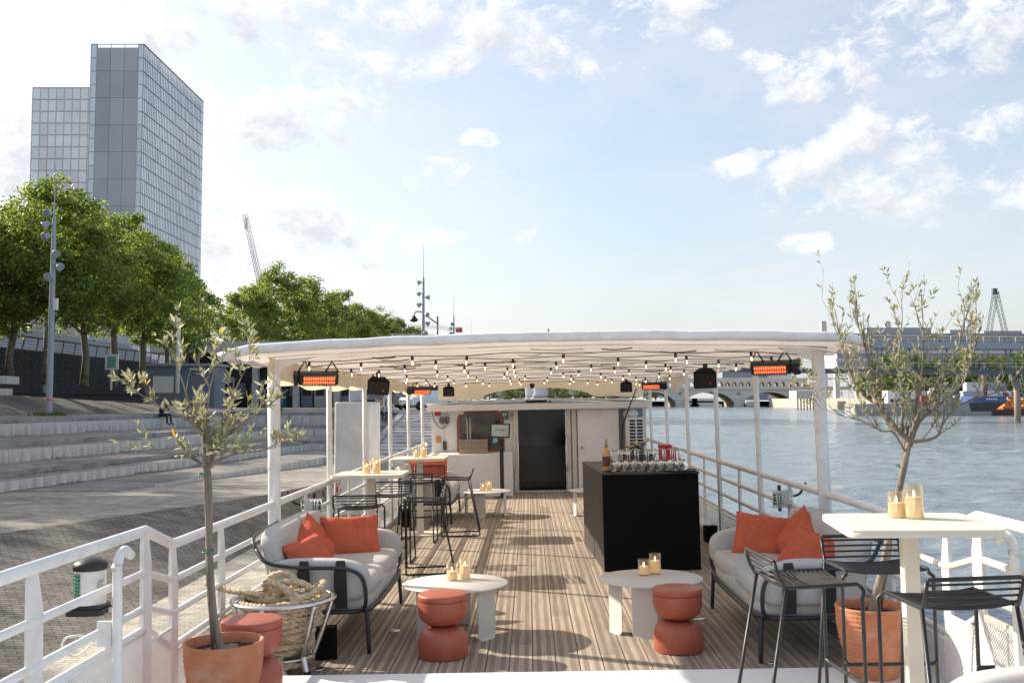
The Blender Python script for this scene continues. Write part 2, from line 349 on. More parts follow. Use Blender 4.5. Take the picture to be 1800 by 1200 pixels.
# ================================================================== the boat
def plankmat():
    m, nt, p = newmat('weathered_deck_plank')
    tcn = N(nt, 'ShaderNodeTexCoord'); oi = N(nt, 'ShaderNodeObjectInfo'); sx = N(nt, 'ShaderNodeSeparateXYZ'); nt.links.new(tcn.outputs['Object'], sx.inputs[0])
    def mth(op, a, b=None):
        n = N(nt, 'ShaderNodeMath', operation=op)
        for i, v in enumerate((a, b)):
            if v is None: continue
            if isinstance(v, (int, float)): n.inputs[i].default_value = v
            else: nt.links.new(v, n.inputs[i])
        return n.outputs[0]
    # two milled anti-slip bands run along each plank
    ax = mth('ABSOLUTE', sx.outputs[0])
    band = mth('MULTIPLY', mth('GREATER_THAN', ax, .018), mth('LESS_THAN', ax, .052))
    grv = mth('MULTIPLY', band, mth('GREATER_THAN', mth('SINE', mth('MULTIPLY', sx.outputs[0], 2*math.pi/.0068)), -.1))
    mp = N(nt, 'ShaderNodeMapping'); nt.links.new(tcn.outputs['Object'], mp.inputs[0]); mp.inputs['Scale'].default_value = (34, 1.6, 1)
    ofs = N(nt, 'ShaderNodeCombineXYZ'); nt.links.new(mth('MULTIPLY', oi.outputs['Random'], 40), ofs.inputs[0]); nt.links.new(mth('MULTIPLY', oi.outputs['Random'], 90), ofs.inputs[1]); nt.links.new(ofs.outputs[0], mp.inputs['Location'])
    nz = N(nt, 'ShaderNodeTexNoise'); nz.inputs['Scale'].default_value = 1; nz.inputs['Detail'].default_value = 7; nz.inputs['Roughness'].default_value = .7; nt.links.new(mp.outputs[0], nz.inputs['Vector'])
    c0 = ramp(nt, nz.outputs['Fac'], (.29,.23,.175), (.54,.455,.365), .28, .72)
    n2 = N(nt, 'ShaderNodeTexNoise'); n2.inputs['Scale'].default_value = 1.1; n2.inputs['Detail'].default_value = 7; nt.links.new(tcn.outputs['Object'], n2.inputs['Vector'])
    hs = N(nt, 'ShaderNodeHueSaturation'); nt.links.new(c0, hs.inputs['Color']); vv = N(nt, 'ShaderNodeMapRange'); nt.links.new(mth('ADD', mth('MULTIPLY', oi.outputs['Random'], .6), mth('MULTIPLY', n2.outputs['Fac'], .6)), vv.inputs[0]); vv.inputs[1].default_value = .1; vv.inputs[2].default_value = 1.0; vv.inputs[3].default_value = .66; vv.inputs[4].default_value = 1.16
    nt.links.new(vv.outputs[0], hs.inputs['Value'])
    mi = N(nt, 'ShaderNodeMix', data_type='RGBA'); nt.links.new(mth('ADD', mth('MULTIPLY', band, .36), mth('MULTIPLY', grv, .24)), mi.inputs['Factor']); nt.links.new(hs.outputs[0], mi.inputs[6]); mi.inputs[7].default_value = (.14,.108,.088,1)
    nt.links.new(mi.outputs[2], p.inputs['Base Color']); p.inputs['Roughness'].default_value = .8; p.inputs['Specular IOR Level'].default_value = .25
    bp = N(nt, 'ShaderNodeBump'); bp.inputs['Strength'].default_value = .5; bp.inputs['Distance'].default_value = .004; nt.links.new(mth('SUBTRACT', mth('MULTIPLY', nz.outputs['Fac'], .5), grv), bp.inputs['Height']); nt.links.new(bp.outputs[0], p.inputs['Normal'])
    return m
def meshmat():
    m, nt, p = newmat('white_expanded_metal')
    p.inputs['Base Color'].default_value = (.80,.79,.78,1); p.inputs['Roughness'].default_value = .5
    tcn = N(nt, 'ShaderNodeTexCoord'); mp = N(nt, 'ShaderNodeMapping'); nt.links.new(tcn.outputs['Object'], mp.inputs[0]); mp.inputs['Rotation'].default_value = (R(45), 0, 0); mp.inputs['Scale'].default_value = (1, 62, 62)
    sx = N(nt, 'ShaderNodeSeparateXYZ'); nt.links.new(mp.outputs[0], sx.inputs[0])
    res = None
    for k in (1, 2):
        f = N(nt, 'ShaderNodeMath', operation='FRACT'); nt.links.new(sx.outputs[k], f.inputs[0]); g = N(nt, 'ShaderNodeMath', operation='GREATER_THAN'); nt.links.new(f.outputs[0], g.inputs[0]); g.inputs[1].default_value = .36
        if res is None: res = g.outputs[0]
        else:
            q = N(nt, 'ShaderNodeMath', operation='MULTIPLY'); nt.links.new(res, q.inputs[0]); nt.links.new(g.outputs[0], q.inputs[1]); res = q.outputs[0]
    t = N(nt, 'ShaderNodeBsdfTransparent'); ms = N(nt, 'ShaderNodeMixShader'); nt.links.new(res, ms.inputs[0]); nt.links.new(p.outputs[0], ms.inputs[1]); nt.links.new(t.outputs[0], ms.inputs[2]); nt.links.new(ms.outputs[0], nt.nodes['Material Output'].inputs[0])
    return m
M_['plank'] = plankmat(); M_['mesh_white'] = meshmat()
M_['canvas'] = mat('canopy_canvas', (.69,.61,.54), .8, var=.10, scale=2.2, trans=.44, bump=.25, bscale=5, dirt=((.42,.34,.27), .55, 1.8), stretch=(.6, 2.2, 1), spec=.2)
M_['valance'] = mat('cream_valance_canvas', (.78,.68,.52), .85, var=.06, scale=4, trans=.5, bump=.4, bscale=6)
M_['foredeck'] = mat('white_deck_coating', (.74,.74,.74), .55, var=.04, scale=3, bump=.1, bscale=90, dirt=((.5,.48,.45), .35, 3))

XL, XR = -2.06, 2.42
boat = root('river_boat', (0, 0, 0), 0, 'white moored river boat with timber terrace deck, canopy and white cabin', 'boat')
# hull
h = MB()
def hullring(y): return [(-2.12, y), (2.48, y)]
h.add([(-2.16,-4,-.02),(2.52,-4,-.02),(2.52,46,-.02),(-2.16,46,-.02),(-1.9,-4,-2.6),(2.26,-4,-2.6),(2.26,46,-2.6),(-1.9,46,-2.6)], [(0,1,2,3),(7,6,5,4),(0,4,5,1),(1,5,6,2),(2,6,7,3),(3,7,4,0)])
h.build('hull', M_['white'], boat)
f_ = MB(); f_.box(-2.12, 2.48, -3.9, 6.25, -.019, .10); f_.build('foredeck', M_['foredeck'], boat, bevel=.012)
gw = MB(); gw.box(-2.16, -2.03, 6.251, 20.2, -.018, .05); gw.box(2.385, 2.52, 6.251, 20.2, -.018, .05); gw.build('gunwale', M_['white'], boat, bevel=.01)
deck = bpy.data.objects.new('deck', None); col.objects.link(deck); deck.parent = boat
sub = MB(); sub.box(-2.03, 2.385, 6.252, 20.2, -.0185, -.012); sub.build('joist_bed', M_['dark'], deck)
PW, GAP = .151, .007
plank_meshes = {}
def plank(x, y0, y1):
    L = round(y1 - y0, 2)
    if L not in plank_meshes:
        b = MB(); c = .003; w = PW / 2
        prof = [(-w, -.012), (-w, -c), (-w + c, 0), (w - c, 0), (w, -c), (w, -.012)]
        v = [(px_, 0, z) for px_, z in prof] + [(px_, L, z) for px_, z in prof]
        b.add(v, [(i, i+1, 7+i, 6+i) for i in range(5)] + [(5,4,3,2,1,0), (6,7,8,9,10,11)])
        plank_meshes[L] = b.mesh('plank', M_['plank'])
    child(plank_meshes[L], 'plank', deck, T(x, y0, 0))
x = -2.03 + PW / 2 + .004; k = 0
JOINTS = [(7.05, 11.6, 16.0), (9.4, 13.9, 18.1), (6.9, 8.3, 12.5, 16.9), (10.5, 15.1)]
while x < 2.385 - PW / 2:
    ys = [6.256] + [j + rnd.choice((0, .0, .31)) for j in JOINTS[(k * 3) % 4]] + [19.95]
    for a, b in zip(ys, ys[1:]): plank(x, a + .002, b - .003)
    x += PW + GAP; k += 1
# little recessed deck lights
for i, (lx, ly) in enumerate(((-1.05, 7.85), (-1.42, 6.75), (1.36, 8.1), (1.62, 6.75), (2.18, 12.0), (-1.0, 9.9))):
    b = MB(); b.lathe([(0, .0), (.045, 0), (.05, .004), (.04, .008), (0, .009)], 16); b.build('deck_light', M_['alu'], boat, T(lx, ly, .001))

# railings -----------------------------------------------------------------
def flatpost(px_, py_, z0, z1, side, w=.095):
    # flat bar with one corner cut back to a narrow head under the rail
    b = MB(); t = .011; hw = w / 2
    out = [(-hw, z0), (hw, z0), (hw, z1 - .19), (hw * .15, z1 - .01), (-hw * .75, z1 - .01), (-hw, z1 - .06)]
    v = [(px_ - t, py_ + y, z) for y, z in out] + [(px_ + t, py_ + y, z) for y, z in out]; n = len(out)
    b.add(v, [tuple(range(n)), tuple(range(2*n-1, n-1, -1))] + [(i, n+i, n+(i+1) % n, (i+1) % n) for i in range(n)])
    return b
LEV = [(.97, .030), (.765, .020), (.575, .020), (.385, .019)]
CP = [8.15, 10.41, 12.66, 14.99, 17.26, 19.51]
for side, X in ((-1, XL), (1, XR)):
    rl = bpy.data.objects.new('railing', None); col.objects.link(rl); rl.parent = boat
    tag(rl, 'white railing on the quay side' if side < 0 else 'white railing on the river side')
    for i, (z, r) in enumerate(LEV):
        zf = (1.10, .876, .686, .577)[i]
        pts = [(X, 1.2, zf + .0), (X, 5.38, zf), (X + side * .012, 5.44, zf - .004), (X, 5.80, z + .006), (X, 5.88, z), (X, 20.1, z)]
        b = MB(); b.tube(pts, r, 10); b.build('rail', M_['white'] if i == 0 or side < 0 else M_['cream'], rl)
    for y in (2.6, 4.2, 5.42): flatpost(X, y, .10, 1.10, side, .115).build('post', M_['white'], rl)
    for y in (5.84, 6.75): flatpost(X, y, 0.05, .97, side, .10).build('post', M_['white'], rl)
    for y in (9.3, 11.5, 13.8, 16.1, 18.4): flatpost(X, y, .05, .97, side, .09).build('post', M_['white'], rl)
    for y in CP: flatpost(X - side * .004, y, .05, .95, side, .085).build('post', M_['white'], rl)
    # perforated kick panels
    def panel(y0, y1, z0, z1):
        b = MB(); b.box(X - side*.014 - .002, X - side*.014 + .002, y0, y1, z0, z1); o = b.build('mesh_panel', M_['mesh_white'], rl)
        b = MB(); b.tube([(X - side*.014, y0, z1), (X - side*.014, y1, z1)], .009, 6); b.build('panel_edge', M_['white'], o)
    ys = [1.2, 2.6, 4.2, 5.42]
    for a, b_ in zip(ys, ys[1:]): panel(a + .05, b_ - .05, .11, .565)
    panel(5.47, 5.79, .10, .50)
    ys = [5.84, 6.75, 8.15, 9.3, 10.41, 11.5, 12.66, 13.8, 14.99, 16.1, 17.26, 18.4, 19.51]
    for i, (a, b_) in enumerate(zip(ys, ys[1:])): panel(a + .045, b_ - .045, .052, .352)
# bent grab bars standing inside the foredeck rails
for X, s in ((-1.97, 1), (2.33, -1)):
    b = MB(); y = 4.83
    b.tube(smooth_path([(X, y, .10), (X, y, .9), (X, y, 1.0), (X + .0, y + .03, 1.05), (X, y + .09, 1.065), (X, y + .16, 1.03)], 5), .024, 10); b.build('grab_bar', M_['white'], boat)
    b = MB(); b.box(X - .10, X - .03 * s, y + .0, y + .02, .62, .74); b.build('lamp_bracket', M_['white'], boat) if s > 0 else None

# canopy ---------------------------------------------------------------------
def zc(x, y):
    u = (x - .16) / 2.36
    return 2.17 + .055 * (1 - u*u) - max(0, abs(u) - .93) * .5
canopy = bpy.data.objects.new('canopy', None); col.objects.link(canopy); canopy.parent = boat
CX0, CX1, CY0, CY1 = -2.24, 2.55, 7.35, 20.6
RIB = 0.62
def under(u, v):
    x = CX0 + (CX1 - CX0) * u; y = CY0 + (CY1 - CY0) * v
    s = abs(math.sin(math.pi * (y - CY0) / RIB)) ** .8
    wv = mnoise.noise(Vector((x * 1.7, y * 1.3, 0))) * .016 + mnoise.noise(Vector((x * 5, y * 4, 3))) * .007
    return (x, y, zc(x, y) - .034 * s + wv)
b = MB(); b.grid(under, 60, 150); sheet = b.build('canvas_sheet', M_['canvas'], canopy)
def edge_tube(x0, x1, y, dz, r, n=40): return [(x0 + (x1-x0)*i/n, y, zc(x0 + (x1-x0)*i/n, y) + dz + (mnoise.noise(Vector((i*.5, y, 1)))*.006)) for i in range(n+1)]
b = MB(); b.tube(edge_tube(CX0 - .02, CX1 + .02, CY0, .012, .036), .038, 12); b.build('canvas_roll', M_['white'], canopy)
b = MB(); b.tube([(CX0, CY0, zc(CX0, 0) + .01), (CX0, CY1, zc(CX0, 0) + .01)], .03, 8); b.build('side_roll', M_['white'], canopy)
b = MB(); b.tube([(CX1, CY0, zc(CX1, 0) + .01), (CX1, CY1, zc(CX1, 0) + .01)], .03, 8); b.build('side_roll', M_['white'], canopy)
y = CY0 + RIB; i = 0
while y < 20.2:
    b = MB(); b.tube([(p[0], p[1], p[2] - .006) for p in edge_tube(-2.06, 2.42, y, -.004, .01, 24)], .008 if i % 5 else .014, 6); b.build('rib', M_['white'], canopy); y += RIB; i += 1
# loose cords and straps tied beneath the canvas
for i in range(26):
    x0 = rnd.uniform(-1.9, 2.1); y0 = rnd.uniform(7.7, 15); a = rnd.uniform(-.5, .5); L = rnd.uniform(.2, .5)
    b = MB(); b.tube([(x0 + L*t*math.cos(a), y0 + L*t*math.sin(a), zc(x0, y0) - .045 - .01*math.sin(math.pi*t)) for t in (0, .33, .66, 1)], .006, 5); b.build('strap', M_['stake'] if i % 2 else M_['cream'], canopy)
# gussets and legs
for side, X in ((-1, XL), (1, XR)):
    for i, y in enumerate(CP):
        r = .052 if i == 0 else .030; lean = .0 if side < 0 else -.025
        b = MB(); b.tube([(X, y, .05), (X + lean, y, zc(X, y) - .03)], r, 14); b.build('canopy_post', M_['white'], canopy)
        if i == 0:
            for z in (.42, 1.25, 1.9):
                b = MB(); b.lathe([(r + .004, z), (r + .004, z + .02)], 14, T(X + lean*z/2.1, y, 0)); b.build('post_collar', M_['white'], canopy)
    # curved bracket from the first post out to the eave and inboard
    b = MB(); y = CP[0]
    def brk(sx, L, H, yy=CP[0]):
        out = [(X, zc(X, yy) - .012)] + [(X + sx*L, zc(X + sx*L, yy) - .02)] + [(X + sx*L*(1 - math.sin(R(a))), zc(X, yy) - .03 - H*(1 - math.cos(R(a)))) for a in range(15, 91, 15)]
        n = len(out); v = [(x_, yy - .012, z_) for x_, z_ in out] + [(x_, yy + .012, z_) for x_, z_ in out]
        b.add(v, [tuple(range(n)), tuple(range(2*n-1, n-1, -1))] + [(i, n+i, n+(i+1) % n, (i+1) % n) for i in range(n)])
    brk(-side, .36, .20); brk(side, .10, .12)
    b.build('eave_bracket', M_['white'], canopy)
# side valance along the quay side
def val(u, v):
    y = 7.95 + (19.6 - 7.95) * u; zt = zc(XL, y) - .02; hgt = .20 + .03*math.sin(u*9) + .012*math.sin(u*60)
    return (XL + .02 + .022*math.sin(y*5.2) * v + .01*mnoise.noise(Vector((y*2, v*3, 0))), y, zt - hgt*v)
b = MB(); b.grid(val, 120, 5); b.build('side_valance', M_['valance'], canopy)
def val2(u, v):
    y = 15.2 + 2.6 * u; zt = zc(XR, y) - .02; hgt = .26*math.sin(math.pi*min(1, u*1.2+.1))
    return (XR - .01 + .05*math.sin(y*9 + v*2) * v, y, zt - hgt*v + .02*mnoise.noise(Vector((y*4, v*5, 0))))
b = MB(); b.grid(val2, 40, 8); b.build('bunched_valance', M_['valance'], canopy)
# rear valance with a shallow arch cut into it
def valr(u, v):
    x = -1.80 + (2.34 + 1.80) * u; zt = zc(x, 0) - .03; q = (x - .2) / 1.12; lo = 1.84 + (.215 * math.sqrt(max(0, 1 - q*q)) if abs(q) < 1 else 0)
    return (x, 20.12 + .015*math.sin(x*11)*v, zt + (lo - zt)*v)
b = MB(); b.grid(valr, 80, 4); b.build('rear_valance', M_['valance'], canopy)

# cabin ----------------------------------------------------------------------
YC = 19.95
cabin = bpy.data.objects.new('cabin', None); col.objects.link(cabin); cabin.parent = boat
# front wall with door and window openings
def wallpanel(x0, x1, z0, z1, y0=YC, y1=YC + .06):
    b = MB(); b.box(x0, x1, y0, y1, z0, z1); return b
b = MB()
for (x0, x1, z0, z1) in ((-1.93, -1.36, -.012, 1.68), (-1.36, -.53, 1.56, 1.68), (-1.36, -.53, -.012, .84), (-.53, -.20, -.012, 1.68), (-.20, .76, 1.71, 1.74), (.76, 2.36, -.012, 1.68)): b.box(x0, x1, YC, YC + .06, z0, z1)
b.build('wall', M_['cabin'], cabin)
b = MB(); b.box(-1.93, -1.87, YC + .061, 30, -.012, 1.68); b.box(2.30, 2.36, YC + .061, 30, -.012, 1.68); b.build('side_wall', M_['cabin'], cabin)
b = MB()
def roofz(x, y): return 1.735 + .07 * (1 - ((x - .2) / 2.25)**2)
b.grid(lambda u, v: (-2.0 + 4.44*u, 19.72 + 10.3*v, roofz(-2.0 + 4.44*u, 0)), 24, 4); ro = b.build('roof', M_['white'], cabin); q = ro.modifiers.new('s', 'SOLIDIFY'); q.thickness = .03; q.offset = 1
b = MB(); b.box(-1.98, 2.42, 19.66, 19.73, 1.615, 1.738); b.build('roof_lip', M_['cabin'], cabin, bevel=.012)
# door opening: dark curtain inside, steel jambs
b = MB(); b.box(-.20, .76, YC + .35, YC + .37, -.012, 1.72); b.build('door_curtain', mat('smoked_door_glass', (.012,.012,.013), .18, var=.4, scale=2), cabin)
b = MB(); b.box(-.19, .75, YC + .02, YC + .03, .9, 1.71); b.build('upper_door_glass', glassmat('dusty_glass', (.5,.46,.42), .03, .12), cabin)
for x0 in (-.285, .762):
    b = MB(); b.box(x0, x0 + .085, YC - .07, YC - .001, -.001, 1.68); b.build('door_jamb', M_['cream'], cabin, bevel=.006)
    b = MB(); b.tube(smooth_path([(x0 + .0, YC - .08, .40), (x0, YC - .13, .46), (x0, YC - .13, 1.0), (x0 + .0, YC - .08, 1.06)], 4), .016, 8); b.build('door_handle', M_['alu'], cabin)
b = MB(); b.box(.88, .96, YC - .10, YC - .072, -.001, 1.6); b.build('ladder_stile', M_['cream'], cabin)
for i in range(5):
    b = MB(); b.tube([(.86, YC - .085, .2 + i*.16), (.955, YC - .085, .17 + i*.16)], .010, 6); b.build('ladder_rung', M_['cream'], cabin)
b = MB(); b.box(-.29, .85, YC - .2, YC - .071, .0005, .03); b.build('door_sill', M_['alu'], cabin)
# white locker right of the door
b = MB(); b.box(.985, 1.80, YC - .16, YC - .001, .001, 1.612); b.build('locker_door', M_['cabin'], cabin, bevel=.008)
b = MB(); b.lathe([(.022, 0), (.022, .02), (.014, .05), (.018, .07), (0, .072)], 12, T(1.06, YC - .16, .86) @ RX(90)); b.build('locker_knob', M_['steel'], cabin)
# niche: backing darker
b = MB(); b.box(1.815, 2.29, YC - .004, YC - .0015, .78, 1.60); b.build('niche_back', mat('niche_blue_grey', (.28,.31,.36), .6), cabin)
# window with varnished surround
wf = MB(); wx, wz, ww, wh = -.945, 1.20, .47, .42
def rr(w, h_, r, n=6):
    pts = [(-w, -h_), (w, -h_)]
    for (cx, cz, a0) in ((w - r, h_ - r, 0), (-w + r, h_ - r, 90)):
        for k in range(n + 1): a = R(a0 + 90*k/n); pts.append((cx + r*math.cos(a), cz + r*math.sin(a)))
    return pts
o_, i_ = rr(ww, wh, .20), rr(ww - .075, wh - .075, .14); n = len(o_)
v = []
for ring, yy in ((o_, YC - .045), (i_, YC - .045), (i_, YC + .03), (o_, YC - .002)): v += [(wx + px_, yy, wz + pz) for px_, pz in ring]
fs = []
for a, b_ in ((0, 1), (1, 2), (3, 0)):
    for i in range(n): j = (i+1) % n; fs.append((a*n+i, a*n+j, b_*n+j, b_*n+i))
wf.add(v, fs); win = wf.build('window', M_['wood'], cabin)
b = MB(); b.add([(wx + px_, YC + .025, wz + pz) for px_, pz in i_], [tuple(range(n))]); b.build('pane', mat('dark_window_glass', (.035,.035,.033), .06, var=.6, scale=3, spec=.9), win)
b = MB(); b.tube(smooth_path([(wx-.27, YC+.015, wz-.3), (wx-.27, YC+.015, wz+.15), (wx-.3, YC+.015, wz+.3)], 4), .012, 6); b.tube([(wx-.21, YC+.015, wz-.3), (wx-.21, YC+.015, wz+.32)], .014, 6); b.build('curtain_rod', M_['cream'], win)
# white counter built against the wall
b = MB(); b.box(-1.93, -.30, 18.95, YC - .012, .0005, .80); b.build('counter', M_['cabin'], cabin, bevel=.01)
# fittings on the wall
b = MB(); b.box(-1.86, -1.74, YC - .03, YC - .0015, 1.53, 1.62); b.build('red_alarm_box', M_['red'], cabin)
b = MB(); b.cbox((-1.70, YC - .05, 1.44), (.13, .09, .12)); b.cbox((-1.60, YC - .05, 1.44), (.06, .08, .14)); b.build('socket_box', mat('grey_plastic', (.12,.12,.12), .5), cabin, bevel=.01)
b = MB(); b.tube(smooth_path([(-1.92, YC-.06, 1.66), (-1.86, YC-.1, 1.45), (-1.76, YC-.09, 1.30), (-1.66, YC-.09, 1.30), (-1.60, YC-.09, 1.38)], 5), .008, 6); b.build('cable', M_['rubber'], cabin)
b = MB(); b.cbox((-1.79, YC - .02, 1.06), (.09, .04, .12)); b.build('orange_switch_box', mat('orange_plastic', (.55,.25,.06), .5), cabin, bevel=.006)
b = MB(); b.cbox((-1.665, YC - .025, .93), (.07, .05, .17)); b.build('intercom', mat('dark_plastic', (.05,.05,.05), .45), cabin, bevel=.006)
b = MB(); b.tube([(-1.68, YC - .01, 1.02), (-1.68, YC - .01, 1.38)], .008, 6); b.build('conduit', M_['white_soft'], cabin)
b = MB(); b.lathe([(.07, 0), (.068, .03), (.05, .055), (0, .062)], 16, T(-1.32, YC, 1.60) @ RX(90)); b.build('bulkhead_lamp', M_['white_soft'], cabin)
# safety sign
sg = MB(); sg.box(-.535, -.385, YC - .012, YC - .002, 1.425, 1.595); sgo = sg.build('safety_sign', mat('sign_green', (.0,.20,.115), .45, var=.03), cabin)
b = MB()
hp = []
for k in range(28):
    t = 2*math.pi*k/28; hp.append((16*math.sin(t)**3 * .0033, (13*math.cos(t)-5*math.cos(2*t)-2*math.cos(3*t)-math.cos(4*t)) * .0033))
b.add([(-.465 + x_, YC - .0145, 1.528 + z_) for x_, z_ in hp], [tuple(range(28))]); b.build('heart_symbol', M_['white_soft'], sgo)
b = MB(); b.add([(-.46 + x_, YC - .016, 1.53 + z_) for x_, z_ in ((.004,.03),(-.015,-.004),(-.002,-.004),(-.008,-.034),(.014,.006),(.001,.006))], [(0,1,2,5),(2,3,4,5)]); b.build('bolt_symbol', M_['greenlens'], sgo)
def text(body, size, mtl, parent, M, name='lettering', ext=.0006):
    cu = bpy.data.curves.new(name, 'FONT'); cu.body = body; cu.size = size; cu.align_x = 'CENTER'; cu.align_y = 'CENTER'; cu.extrude = ext
    tmp = bpy.data.objects.new(name, cu); col.objects.link(tmp); dg = bpy.context.evaluated_depsgraph_get(); me = bpy.data.meshes.new_from_object(tmp.evaluated_get(dg))
    bpy.data.objects.remove(tmp); me.materials.clear(); me.materials.append(mtl); return child(me, name, parent, M)
text('DAE', .04, M_['white_soft'], sgo, T(-.46, YC - .0135, 1.447) @ RX(90))
b = MB(); b.box(-.382, -.235, YC - .012, YC - .002, 1.425, 1.595); no = b.build('notice_plate', mat('notice_grey', (.50,.50,.49), .5), cabin)
b = MB()
for i, (z_, w_) in enumerate(((1.55, .07), (1.53, .10), (1.51, .09))): b.box(-.31 - w_/2, -.31 + w_/2, YC - .0135, YC - .0122, z_ - .004, z_ + .004)
b.build('printed_lines', M_['navyframe'], no)
# roof gear: ventilation box, lines
b = MB(); b.rbox((.19, 21.4, 1.93), (.46, .4, .34), .06); b.build('roof_vent', mat('grey_vent_paint', (.42,.45,.50), .5), cabin)
b = MB(); b.tube(smooth_path([(.02, 21.1, 1.80), (.10, 21.05, 1.84), (.16, 21.0, 1.95), (.16, 21.0, 2.06)], 4), .02, 8); b.build('vent_pipe', M_['white_soft'], cabin)
for (x0, x1, yy) in ((-.9, .5, 20.2), (.7, 1.9, 20.25), (1.0, 2.2, 20.1)):
    b = MB(); b.tube(smooth_path([(x0 + (x1-x0)*t, yy, roofz(x0 + (x1-x0)*t, 0) + .045 + .04*abs(math.sin(t*7))) for t in (0,.2,.4,.6,.8,1)], 4), .008, 5); b.build('roof_cable', M_['rubber'], cabin)
# mast and vane far aft, just clearing the canopy
b = MB(); b.tube([(.60, 27, 1.75), (.60, 27, 3.75)], [.035, .02], 8); b.tube([(.50, 27, 3.2), (.50, 27, 3.55)], .025, 8); b.tube([(.38, 27, 3.08), (.78, 27, 3.08)], .012, 6); b.build('mast', M_['black'], cabin)
# ================================================================== cabin-side things
# horn loudspeaker in the niche
hs_ = root('horn_loudspeaker', (2.04, 19.80, 1.50), 0, 'white oval horn loudspeaker high beside the grille unit on the cabin', 'loudspeaker')
b = MB(); b.lathe([(.055, .16), (.06, .10), (.085, .04), (.145, .0), (.15, -.012), (.13, -.008), (.07, .05), (.05, .07)], 24, RX(90) , sx=1, sy=.78); b.build('horn', M_['white_soft'], hs_)
b = MB(); b.lathe([(.06, 0), (.062, .02), (.045, .03)], 18, T(0, -.02, 0) @ RX(90)); b.lathe([(.0, .06), (.026, .05), (.03, .02)], 14, T(0, .0, 0) @ RX(90)); b.build('driver_ring', mat('driver_grey', (.22,.21,.20), .5), hs_)
b = MB(); b.box(-.1, .1, .02, .13, -.2, -.12); b.build('bracket', M_['white_soft'], hs_)
ac = root('air_conditioner', (2.12, 19.62, .78), 0, 'white air conditioning unit with two columns of dark slots beside the cabin', 'air conditioner')
b = MB(); b.box(-.20, .20, 0, .30, 0, .65); b.build('casing', M_['white_soft'], ac, bevel=.01)
for c_ in (-.07, .075):
    for i in range(9):
        b = MB(); z = .05 + i*.064; b.box(c_ - .055, c_ + .055, -.006, .0, z, z + .042); b.build('vent_slot', M_['dark'], ac)
bb = root('loudspeaker_cable', (1.86, 19.6, 0), 0, 'black cable hanging from canopy down beside the grille unit', 'cable')
b = MB(); b.tube(smooth_path([(-.03, 0, .8), (-.01, 0, 1.2), (.08, -.02, 1.5), (.28, -.1, 2.0)], 5), .012, 6); b.build('cable_run', M_['rubber'], bb)
# glass-washer crate on the counter
cr_ = root('glass_crate', (-1.06, 19.40, .80), 0, 'beige plastic glass rack crate standing on the white counter', 'crate')
b = MB(); W2, D2 = .27, .25
b.box(-W2, W2, -D2, D2, .004, .02); b.build('base', M_['plastic_crate'], cr_)
for (x0, x1, y0, y1) in ((-W2, W2, -D2, -D2 + .012), (-W2, W2, D2 - .012, D2), (-W2, -W2 + .012, -D2 + .012, D2 - .012), (W2 - .012, W2, -D2 + .012, D2 - .012)):
    b = MB()
    for (z0, z1) in ((.02, .09), (.115, .13), (.155, .17), (.195, .21), (.235, .26)): b.box(x0, x1, y0, y1, z0, z1)
    if x1 - x0 > .1:
        for i in range(13): xx = x0 + .006 + (x1-x0-.012)*i/12; b.box(xx - .006, xx + .006, y0 + .002, y1 - .002, .09, .235)
    else:
        for i in range(11): yy = y0 + .006 + (y1-y0-.012)*i/10; b.box(x0 + .002, x1 - .002, yy - .006, yy + .006, .09, .235)
    b.build('side', M_['plastic_crate'], cr_)
gm = glassmat('clear_glass', (.95,.96,.97), .06, .01); gm_far = gm
for i in range(5):
    for j in range(2):
        b = MB(); b.lathe([(.02, 0), (.04, .06), (.038, .21)], 10, T(-.2 + i*.1, -.12 + j*.16, .03), cap0=True, cap1=False); b.build('stored_glass', gm, cr_)
# screen on a stand
st = root('sign_stand', (-.52, 18.72, 0), 0, 'black floor stand with framed cloakroom sign in front of the counter', 'sign')
b = MB(); b.lathe([(.16, 0), (.16, .012), (.04, .02), (.03, .03)], 24); b.build('base', M_['black'], st)
b = MB(); b.rbox((.02, 0, .55), (.075, .03, 1.06), .01); b.build('pole', M_['black'], st)
fr = MB(); MS = T(0, -.03, 1.245) @ RY(3) @ RX(-8)
fr.box(-.185, .185, -.012, .012, -.135, .135, MS); fro = fr.build('frame', M_['black'], st, bevel=.005)
b = MB(); b.box(-.155, .155, -.0155, -.0125, -.108, .108, MS); b.build('sign_panel', mat('pale_teal_print', (.48,.56,.55), .35, var=.18, scale=9), fro)
text('VESTIAIRE', .050, mat('print_ink', (.06,.08,.09), .6), fro, MS @ T(0, -.0165, .012) @ RX(90))
b = MB(); b.add([MS @ Vector(p) for p in ((-.12, -.017, -.14), (-.05, -.017, -.14), (-.03, -.02, -.21), (-.13, -.02, -.24))], [(0,1,2,3)]); b.build('paper_flap', mat('teal_paper', (.22,.42,.45), .7), st)

